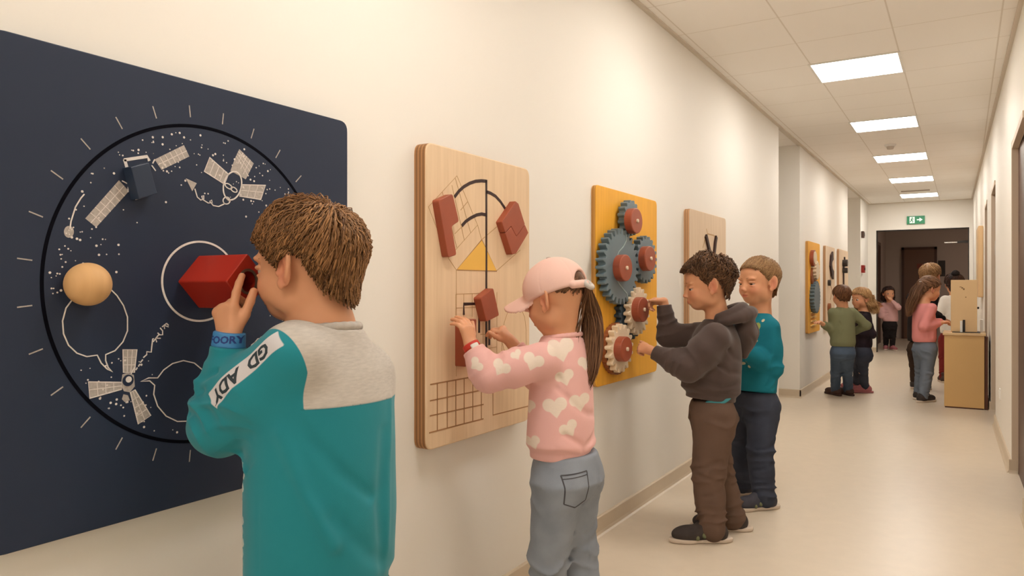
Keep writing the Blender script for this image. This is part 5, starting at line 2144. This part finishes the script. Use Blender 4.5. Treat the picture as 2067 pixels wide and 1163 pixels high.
    shape_obj('hair_tie', S, 0.0025, mat('grey_hair_tie', (0.52, 0.47, 0.43), rough=0.8), body)
    eyes(H, body)
    # jeans with a back pocket
    tr = trousers(body, P, F, legs, M_JEANL, 0.0042, P + UP * 0.072, 0.93, (0.080, 0.064, 0.058), 0.005, 21, hipw=0.125, hipd=0.112,
                  gap=crease([P - F * 0.12 + UP * 0.09, P - F * 0.115 - UP * 0.0, P - F * 0.05 - UP * 0.08], 0.006, 0.006))
    n = nrm(-F * 0.9 + L * 0.45)
    o = at(1158, 985, 2.17)
    u = nrm(np.cross(UP, n))

    def strip(pts, w=0.0018):
        out = []
        for a, b in zip(pts[:-1], pts[1:]):
            a, b = np.array(a), np.array(b)
            k = max(2, int(np.linalg.norm(b - a) / 0.008))
            d = nrm(b - a)
            m_ = np.array([-d[1], d[0]]) * w / 2
            for i in range(k):
                p, q = a + (b - a) * i / k, a + (b - a) * (i + 1) / k
                out.append([tuple(p - m_), tuple(q - m_), tuple(q + m_), tuple(p + m_)])
        return out
    pk = [(-0.042, 0.040), (0.042, 0.046), (0.038, -0.040), (0.0, -0.056), (-0.036, -0.042), (-0.042, 0.040)]
    decal('pocket_stitching', strip(pk, 0.0035) + strip([(-0.042, 0.030), (0.041, 0.036)], 0.0025), o, u, UP, n, tr, mat('dark_stitch', (0.075, 0.075, 0.085), rough=0.9), tr, 0.0008)
    for lg in legs:
        shoe(body, lg[2], lg[3], M_SHOEP, M_SOLE, 0.18)


girl_cap()


# ---- boy in the hoodie turning the gears
def boy_hoodie():
    F = facing(84)
    L = left_of(F)
    H = Head(at(1424, 573, 3.33), facing(88), 0.224, pitch=9)
    N = at(1450, 650, 3.34)
    hem = at(1434, 806, 3.32)
    P = at(1437, 842, 3.32)
    shL, shR = at(1443, 682, 3.215), at(1425, 676, 3.44)
    wrL, wrR = at(1312, 707, 3.30), at(1340, 609, 3.50)
    elL = at(1390, 742, 3.20)
    elR = ik(shR, wrR, 0.17, 0.16, -UP)
    hl, hr = P + L * 0.062, P - L * 0.062
    fL, fR = at(1437, 1094, 3.215), at(1478, 1070, 3.37)
    fL[2] = fR[2] = 0
    anL, anR = fL + UP * 0.075, fR + UP * 0.075
    legs = [(hl, (hl + anL) / 2 + F * 0.02, anL, facing(92)), (hr, (hr + anR) / 2 + F * 0.02, anR, facing(80))]
    Dl = nrm(at(1275, 697, 3.36) - wrL)
    Dr = nrm(at(1307, 608, 3.50) - wrR)
    hands = [dict(w=wrL, Dd=Dl, N=nrm(-CFW + UP * 0.5), Tm=nrm(UP + CFW * 0.2), size=0.115, curl=((35, 45, 25), (48, 55, 30), (55, 58, 30), (60, 58, 30)), thumb=(25, 15, 10), thumb_out=30),
             dict(w=wrR, Dd=Dr, N=nrm(UP * 0.8 + CFW * 0.5), Tm=nrm(-CFW + UP * 0.1), size=0.115, curl=((28, 40, 25), (40, 50, 30), (50, 55, 30), (55, 55, 30)), thumb=(25, 15, 10), thumb_out=28)]
    body = build_body('boy in a charcoal hoodie and brown trousers turning the cream gears', H, N, P, F,
                      [(shL, elL, wrL), (shR, elR, wrR)], legs, 0.0040, hands, 'children in the corridor')
    cL = wrL + (elL - wrL) * 0.10
    cR = wrR + (elR - wrR) * 0.10
    c2 = elL + (cL - elL) * 0.75
    c3 = elR + (cR - elR) * 0.75
    st = ((0, .118, .108), (.06, .118, .108), (.12, .138, .130, .004), (.35, .138, .126, .004), (.6, .132, .115), (.78, .128, .104), (.87, .112, .090), (.94, .085, .075), (1, .058, .060))
    S = torso_shape(hem, N, F, st, [([shL, shL + (elL - shL) * .5, elL, elL + (cL - elL) * .4, c2], [.066, .065, .056, .050, .040]),
                                    ([shR, elR, c3], [.062, .052, .040])], 0.035)
    S.cone(c2, cL, 0.037, 0.035, 0.004)
    S.cone(c3, cR, 0.037, 0.035, 0.004)
    cut_end(S, cL, wrL - elL)
    cut_end(S, cR, wrR - elR)
    S.disp(ring_folds(elL, cL, 0.3, 0.4, 0.004, 110, 3))
    S.disp(ring_folds(elR, cR, 0.3, 0.5, 0.004, 110, 4))
    S.disp(ring_folds(shL, elL, 0.8, 0.4, 0.004, 80, 5))
    S.disp(cloth_noise(0.004, 8, 8, 10, 31))
    B = lambda l, f, t: hem + (N - hem) * t + L * l + F * f
    for a, b, c, w, dp in ((B(.13, .02, .5), B(.13, -.05, .38), B(.06, -.12, .36), .011, .008), (B(.13, .08, .28), B(.14, -.02, .20), B(.08, -.11, .24), .012, .009),
                           (B(.12, .10, .18), B(.14, .0, .12), B(.08, -.11, .14), .011, .009), (B(.13, -.02, .70), B(.12, -.07, .55), B(.05, -.12, .5), .011, .007)):
        S.disp(crease([a, b, c], w, dp))
    S.disp(crease([B(.10, .11, .42), B(.135, .07, .18)], 0.005, 0.006))
    hd = shape_obj('hoodie', S, 0.0042, M_HOODIE, body, it=1)
    # hood lying on the back: two rolled layers around the neck
    S = Shape()
    for rr, zz, ff, th in ((0.080, 0.0, -0.028, 0.022), (0.094, -0.022, -0.050, 0.026)):
        pts = [N + UP * (0.040 + zz - 0.030 * math.sin(a) * (1 if math.sin(a) > 0 else 0.9)) + L * rr * math.cos(a) * 1.0 + F * (rr * math.sin(a) + ff) - UP * (0.03 if math.sin(a) > 0.6 else 0) for a in np.linspace(-PI * 1.25, PI * 0.25, 19)]
        S.chain(pts, [th * (0.55 + 0.45 * math.sin(PI * i / 18)) for i in range(19)], 0.012)
    S.ell(N - F * 0.120 - UP * 0.045, (F, L, UP), V(0.045, 0.085, 0.075), 0.03)
    S.cone(N - F * 0.12 - UP * 0.05, N - F * 0.115 - UP * 0.15, 0.055, 0.018, 0.03)
    S.disp(cloth_noise(0.004, 16, 16, 10, 5))
    S.disp(crease([N - F * 0.16 + L * 0.03, N - F * 0.165 + L * 0.02 - UP * 0.07], 0.009, 0.008))
    S.disp(crease([N - F * 0.05 + L * 0.10 - UP * 0.02, N - F * 0.12 + L * 0.09 - UP * 0.05, N - F * 0.16 + L * 0.04 - UP * 0.10], 0.008, 0.009))
    shape_obj('hood', S, 0.0045, M_HOODIE, body, it=2)
    # edge of a turquoise shirt under the hem
    S = Shape()
    S.loft(hem - UP * 0.012 - F * 0.02, hem + UP * 0.02 - F * 0.005, nrm(F - UP * 0.12), L, ((0, .114, .102, 0), (1, .112, .100, 0)), 0.004, cap=0.004)
    sb = nrm(F + UP * 6.0)
    S.disp(cloth_noise(0.003, 20, 20, 10, 5))
    shape_obj('undershirt', S, 0.004, mat('turquoise_cotton', (0.06, 0.27, 0.31), rough=0.9), body)
    tr = trousers(body, P, F, legs, M_BROWNT, 0.0045, P + UP * 0.07, 1.0, (0.088, 0.071, 0.064), 0.0060, 41, hipw=0.118, hipd=0.102)
    for i, lg in enumerate(legs):
        shoe(body, lg[2], lg[3], M_SHOE, M_SOLE, 0.215, accent=M_STRAP)
    make_hair('hair', H, 'short', H_DARK, body, 3200, 0.0017, (0.35, 0.8), 0.020, 0.012, 0.75, 0.45, 7, (-0.45, 0.1, 0.80), 0.13, 9, taper=0.10)
    eyes(H, body)
    brows(H, H_DARK, body)


boy_hoodie()


# ---- boy in the petrol shirt beside him
def boy_petrol():
    F = facing(112)
    L = left_of(F)
    H = Head(at(1530, 567, 3.86), facing(116), 0.238, pitch=2)
    N = at(1533, 634, 3.88)
    hem = at(1523, 790, 3.85)
    P = at(1524, 822, 3.86)
    shL, shR = at(1553, 662, 3.80), at(1500, 662, 4.0)
    elL, wrL = at(1561, 742, 3.79), at(1494, 704, 3.72)
    elR = ik(shR, at(1478, 720, 3.82), 0.18, 0.17, -UP - F)
    wrR = at(1478, 720, 3.82)
    hl, hr = P + L * 0.064, P - L * 0.064
    fL, fR = at(1542, 1022, 3.69), at(1497, 1000, 3.95)
    fL[2] = fR[2] = 0
    anL, anR = fL + UP * 0.075, fR + UP * 0.075
    legs = [(hl, (hl + anL) / 2 + F * 0.02, anL, facing(104)), (hr, (hr + anR) / 2 + F * 0.01, anR, facing(95))]
    Dl = nrm(at(1470, 695, 3.70) - wrL)
    hands = [dict(w=wrL, Dd=Dl, N=nrm(-CFW + UP * 0.5), Tm=UP, size=0.115), dict(w=wrR, Dd=nrm(F - UP * 0.2), N=nrm(UP), Tm=L, size=0.115)]
    body = build_body('boy in a petrol blue shirt and dark jeans watching beside the boy in the hoodie', H, N, P, F,
                      [(shL, elL, wrL), (shR, elR, wrR)], legs, 0.0042, hands, 'children in the corridor')
    st = ((0, .122, .096), (.12, .124, .098), (.4, .122, .095), (.65, .120, .090), (.80, .118, .084), (.88, .104, .074), (.94, .082, .064), (1, .056, .052))
    cL = wrL + (elL - wrL) * 0.03
    S = torso_shape(hem, N, F, st, [([shL, shL + (elL - shL) * .5, elL, elL + (cL - elL) * .5, cL], [.053, .051, .047, .043, .037]), ([shR, elR, wrR], [.053, .046, .036])], 0.028)
    cut_end(S, cL, wrL - elL)
    S.disp(ring_folds(elL, cL, 0.15, 0.3, 0.004, 120, 3))
    S.disp(ring_folds(shL, elL, 0.85, 0.3, 0.004, 100, 5))
    S.disp(cloth_noise(0.003, 8, 8, 6, 61))
    sw = shape_obj('shirt', S, 0.0045, M_TEAL2, body, it=2)
    S = Shape()
    ring = [N + L * 0.054 * math.cos(a) + F * (0.052 * math.sin(a)) + UP * (0.004 - 0.014 * math.sin(a)) for a in np.linspace(0, 2 * PI, 25)]
    S.chain(ring, [0.006] * 25, 0.003)
    shape_obj('collar', S, 0.003, mat('olive_collar', (0.20, 0.20, 0.12), rough=0.9), body)
    # print of small green and pale shapes
    o = at(1505, 690, 3.75)
    n = nrm(F * 0.9 - CFW * 0.4)
    u = nrm(np.cross(UP, n))
    k = 3.75 / FPX

    def blob(px, py, rx, ry, m=9, a0=0, a1=2 * PI):
        x, y = (px - 1505) * k, (690 - py) * k
        return [(x + rx * k * math.cos(a), y + ry * k * math.sin(a)) for a in np.linspace(a0, a1, m + 1)[:-1]]
    decal('green_print', [blob(1513, 660, 7, 8), blob(1506, 666, 6, 5)], o, u, UP, n, sw, mat('print_lime', (0.30, 0.36, 0.10), rough=0.8), sw, 0.001)
    decal('dark_print', [blob(1505, 682, 13, 9), blob(1501, 656, 5, 6), blob(1494, 724, 12, 7)], o, u, UP, n, sw, mat('print_navy', (0.012, 0.03, 0.045), rough=0.8), sw, 0.0008)
    decal('pale_print', [blob(1522, 648, 3, 3), blob(1515, 676, 4, 3), blob(1512, 689, 5, 3), blob(1497, 674, 3, 6), blob(1490, 720, 8, 3), blob(1500, 730, 6, 3), blob(1505, 741, 4, 3), blob(1488, 736, 7, 3)],
          o, u, UP, n, sw, mat('print_ivory', (0.48, 0.46, 0.30), rough=0.8), sw, 0.0012)
    trousers(body, P, F, legs, M_JEAND, 0.005, P + UP * 0.085, 1.0, (0.082, 0.066, 0.058), 0.0055, 71, hipw=0.118, hipd=0.102)
    for lg in legs:
        shoe(body, lg[2], lg[3], M_SHOEB, M_SOLE, 0.205, accent=M_STRAP)
    make_hair('hair', H, 'short', H_FAIR, body, 3600, 0.0012, (0.4, 0.9), 0.005, 0.008, 0.02, 0.12, 9, (-0.50, 0.05, 0.80), 0.12, 8, taper=0.15)
    eyes(H, body)
    brows(H, H_FAIR, body)


boy_petrol()


# ---- the children further down the corridor
def simple_child(label, head, hdir, s, tdir, N, hem, P, feet, arm_l, arm_r, top, st, sl_rad, bottom, tr_rad, shoes, sole, vox, pitch=0, roll=0, foot_dirs=None,
                 top_name='sweater', shoe_len=0.20, width=0.105, drop=0.05, hipw=0.104, seed=0, hipd=0.088):
    """arm_l / arm_r: (wrist, pole or elbow hint); the elbow follows from the arm's length"""
    F = facing(tdir)
    L = left_of(F)
    H = Head(head, facing(hdir), s, pitch, roll)
    arms, hands, sleeves = [], [], []
    for sg, (wr, pole, pn) in ((1, arm_l), (-1, arm_r)):
        sh = N + L * sg * width - UP * drop
        el = ik(sh, wr, 0.185, 0.165, pole)
        arms.append((sh, el, wr))
        d = nrm(wr - el)
        hands.append(dict(w=wr, Dd=nrm(d), N=pn, Tm=nrm(UP + F * 0.2), size=0.115, curl=((25, 30, 20),) * 4))
        sleeves.append(([sh, el, wr + (el - wr) * 0.08], sl_rad))
    legs = []
    for i, (sg, ft) in enumerate(((1, feet[0]), (-1, feet[1]))):
        an = V(ft[0], ft[1], 0.072)
        hp = P + L * sg * 0.056
        td = F if foot_dirs is None else facing(foot_dirs[i])
        legs.append((hp, (hp + an) / 2 + F * 0.012, an, td))
    body = build_body(label, H, N, P, F, arms, legs, vox, hands, 'children in the corridor')
    S = torso_shape(hem, N, F, st, sleeves, 0.03)
    for i, (sh, el, wr) in enumerate(arms):
        cut_end(S, wr + (el - wr) * 0.08, wr - el)
        S.disp(ring_folds(el, wr, 0.2, 0.4, 0.004, 100, seed + i))
    S.disp(cloth_noise(0.004, 8, 8, 7, seed))
    shape_obj(top_name, S, vox * 1.05, top, body, it=2)
    trousers(body, P, F, legs, bottom, vox * 1.05, P + UP * 0.085, 1.0, tr_rad, 0.005, seed + 3, hipw=hipw, hipd=hipd)
    for lg in legs:
        shoe(body, lg[2], lg[3], shoes, sole, shoe_len, vox=0.005)
    return body, H, F, L, N


STK = lambda a, b: ((0, a * .95, b * .95), (.10, a * 1.02, b * 1.03), (.4, a, b), (.65, a * .97, b * .95), (.80, a * .94, b * .88), (.88, a * .82, b * .78), (.94, a * .64, b * .68), (1, a * .44, b * .54))


def floor_at(px, py):
    r = ray(px, py)
    return CPOS + r * (-CPOS[2] / r[2])


# boy in the green sweater, seen from behind
d = 7.25
b, H, F, L, N = simple_child('boy in an olive green sweater and blue jeans, seen from behind',
    at(1698, 597, d), 4, 0.200, 12, at(1701, 621, d), at(1701, 699, d), at(1701, 713, d),
    (floor_at(1687, 798), floor_at(1712, 798)), (at(1661, 654, 7.2), -UP - CRT * 0.4, UP), (at(1720, 672, 7.38), CRT - UP, CRT),
    M_OLIVE, STK(.124, .092), [.050, .042, .034], M_JEANM, (.068, .052, .047), M_SHOED, M_SHOED, 0.0058, seed=81)
make_hair('hair', H, 'bowl', H_CHEST, b, 1500, 0.0022, (0.6, 1.0), 0.004, 0.008, 0, 0.1, 11, (-0.35, 0.05, 0.9), 0.1, 7, taper=0.7)
eyes(H, b)

# blonde girl beside him
d = 7.55
b, H, F, L, N = simple_child('blonde girl in a dark velvet top facing the boy in the olive sweater',
    at(1737, 602, d), 104, 0.205, 70, at(1744, 629, d), at(1742, 701, d), at(1742, 716, d),
    (floor_at(1746, 793), floor_at(1729, 785)), (at(1723, 672, 7.5), -UP, UP), (at(1722, 668, 7.6), -UP, UP),
    M_VELVET, STK(.108, .086), [.046, .040, .033], M_JEAND, (.062, .047, .042), M_SHOEP, M_SHOEP, 0.0058, pitch=6, top_name='top', seed=91, foot_dirs=(85, 75))
make_hair('hair', H, 'girl', H_BLOND, b, 1500, 0.0022, (0.7, 1.3), 0.006, 0.009, 0.02, 0.15, 13, (-0.2, 0.0, 0.95), 0.16, 8, taper=0.8)
lst = []
for i, (a, w) in enumerate(((-0.10, .9), (-0.20, 1.), (-0.32, 1.), (-0.42, 1.), (-0.42, 1.), (-0.25, 1.), (-0.05, 1.))):
    l = (0.36, 0.40, 0.36, 0.15, -0.15, -0.36, -0.40)[i]
    p0 = H.p(a, l, 0.10)
    lst.append(tress([p0, H.p(a - 0.05, l * 1.15, -0.25), H.p(a - 0.16, l * 1.25, -0.55), H.p(a - 0.22, l * 1.1, -0.85)], [0.028, 0.034, 0.034, 0.012], 70, 0.0022, 20 + i, 0.7, 0.007, 12))
tress_obj('loose_hair', lst, H_BLOND, b)
eyes(H, b)
brows(H, H_BLOND, b)

# girl in the dim doorway at the far end
d = 12.95
b, H, F, L, N = simple_child('girl in a dusty pink sweatshirt standing in the dim doorway, hand on mouth',
    at(1794, 592, d), 172, 0.225, 165, at(1797, 611, d), at(1797, 649, d), at(1796, 657, d),
    (floor_at(1801, 707), floor_at(1788, 706)), (at(1799, 606, 12.8), CRT * 1.0 - UP, -CFW), (at(1776, 619, 12.95), -UP - CRT * 0.1, UP),
    M_PINKD, STK(.122, .095), [.050, .043, .035], M_BLACKT, (.064, .048, .042), M_SHOEP, M_SOLE, 0.0065, seed=101, top_name='sweatshirt', foot_dirs=(178, 150))
make_hair('hair', H, 'girl', H_BLACK, b, 900, 0.003, (0.7, 1.2), 0.008, 0.012, 0, 0.15, 15, (-0.2, 0, 0.95), 0.16, 7, taper=0.8)
tress_obj('loose_hair', [tress([H.p(-0.2, l, 0.1), H.p(-0.25, l * 1.1, -0.35), H.p(-0.25, l * 1.1, -0.75)], [0.03, 0.034, 0.02], 60, 0.003, 30 + i, 0.8, 0.004, 9) for i, l in enumerate((0.36, 0.2, 0.0, -0.2, -0.36))], H_BLACK, b)
eyes(H, b)

# girl at the cabinet
d = 7.15
b, H, F, L, N = simple_child('girl in a salmon pink sweatshirt and grey-blue jeans standing at the beech cabinet',
    at(1877, 583, d), -92, 0.222, -80, at(1864, 611, d), at(1866, 690, d), at(1867, 706, d),
    (floor_at(1855, 806), floor_at(1863, 812)), (at(1903, 650, 7.28), -UP - CRT * 0.3, UP), (at(1899, 652, 7.06), -UP * 1.0 - CRT * 0.6, UP),
    M_PINKS, STK(.114, .094), [.050, .042, .035], M_JEANG, (.070, .054, .050), M_SHOE, M_SOLE, 0.0058, pitch=12, seed=111, top_name='sweatshirt', foot_dirs=(-60, -66), shoe_len=0.20)
make_hair('hair', H, 'girl', H_LONG, b, 1500, 0.0022, (0.6, 1.1), 0.006, 0.010, 0, 0.12, 17, (-0.85, 0.0, 0.45), 0.14, 8, taper=0.8)
lst = [tress([H.p(-0.46, l, 0.12), H.p(-0.56, l * 1.1, -0.2), H.p(-0.62, l * 1.0, -0.6), H.p(-0.66, l * 0.7, -1.1), H.p(-0.66, l * 0.4, -1.4)], [0.02, 0.030, 0.034, 0.028, 0.008], 90, 0.0022, 40 + i, 0.8, 0.004, 12) for i, l in enumerate((0.22, 0.0, -0.22))]
tress_obj('loose_hair', lst, H_LONG, b)
S_ = Shape()
S_.ell(H.p(-0.47, -0.10, 0.20), (H.F, H.L, H.U), V(0.016, 0.022, 0.012), 0.004)
shape_obj('hair_clip', S_, 0.003, M_WHITET, b)
eyes(H, b)

# taller child behind her, dark clothes
d = 7.95
b, H, F, L, N = simple_child('tall child in a black top and dark trousers behind the girl in salmon pink',
    at(1879, 556, d), -55, 0.24, -45, at(1862, 592, d), at(1858, 690, d), at(1857, 706, d),
    (floor_at(1847, 784), floor_at(1862, 789)), (at(1900, 640, 8.2), -UP, UP), (at(1906, 645, 7.9), -UP * 1.0, UP),
    M_BLACKT, STK(.130, .10), [.053, .045, .037], M_DKBROWN, (.072, .056, .050), M_SHOE, M_SOLE, 0.0058, seed=121, top_name='jacket', foot_dirs=(-45, -52), shoe_len=0.21)
make_hair('hair', H, 'bowl', H_FAIR, b, 1500, 0.0022, (0.5, 1.0), 0.008, 0.012, 0.05, 0.2, 19, (-0.45, 0.05, 0.85), 0.1, 7, taper=0.6)
S_ = Shape()
ring = [N + L * 0.058 * math.cos(a) + F * 0.058 * math.sin(a) + UP * 0.006 for a in np.linspace(0, 2 * PI, 21)]
S_.chain(ring, [0.013] * 21, 0.004)
shape_obj('white_collar', S_, 0.004, M_WHITET, b)
eyes(H, b)

# child with dark hair behind the display box
d = 8.75
b, H, F, L, N = simple_child('child with dark hair in a bun and red trousers behind the display box',
    at(1926, 573, d), -20, 0.228, -10, at(1928, 598, d), at(1922, 674, d), at(1919, 688, d),
    (floor_at(1905, 772), floor_at(1918, 768)), (at(1908, 648, 8.85), -UP - CRT * 0.4, UP), (at(1940, 650, 8.9), -UP, UP),
    M_WHITET, STK(.128, .105), [.058, .05, .038], M_REDT, (.078, .058, .05), M_SHOED, M_SOLE, 0.006, seed=131, top_name='blouse', foot_dirs=(-15, -25))
make_hair('hair', H, 'girl', H_BLACK, b, 1200, 0.0024, (0.7, 1.2), 0.010, 0.014, 0, 0.2, 21, (-0.5, 0.0, 0.8), 0.16, 7, taper=0.8)
S_ = Shape()
S_.ell(H.p(-0.30, 0, 0.52), (H.F, H.L, H.U), V(0.045, 0.045, 0.04), 0.01)
S_.disp(cloth_noise(0.006, 40, 40, 40, 3))
o_ = shape_obj('hair_bun', S_, 0.004, M_BLACKT, b)
eyes(H, b)
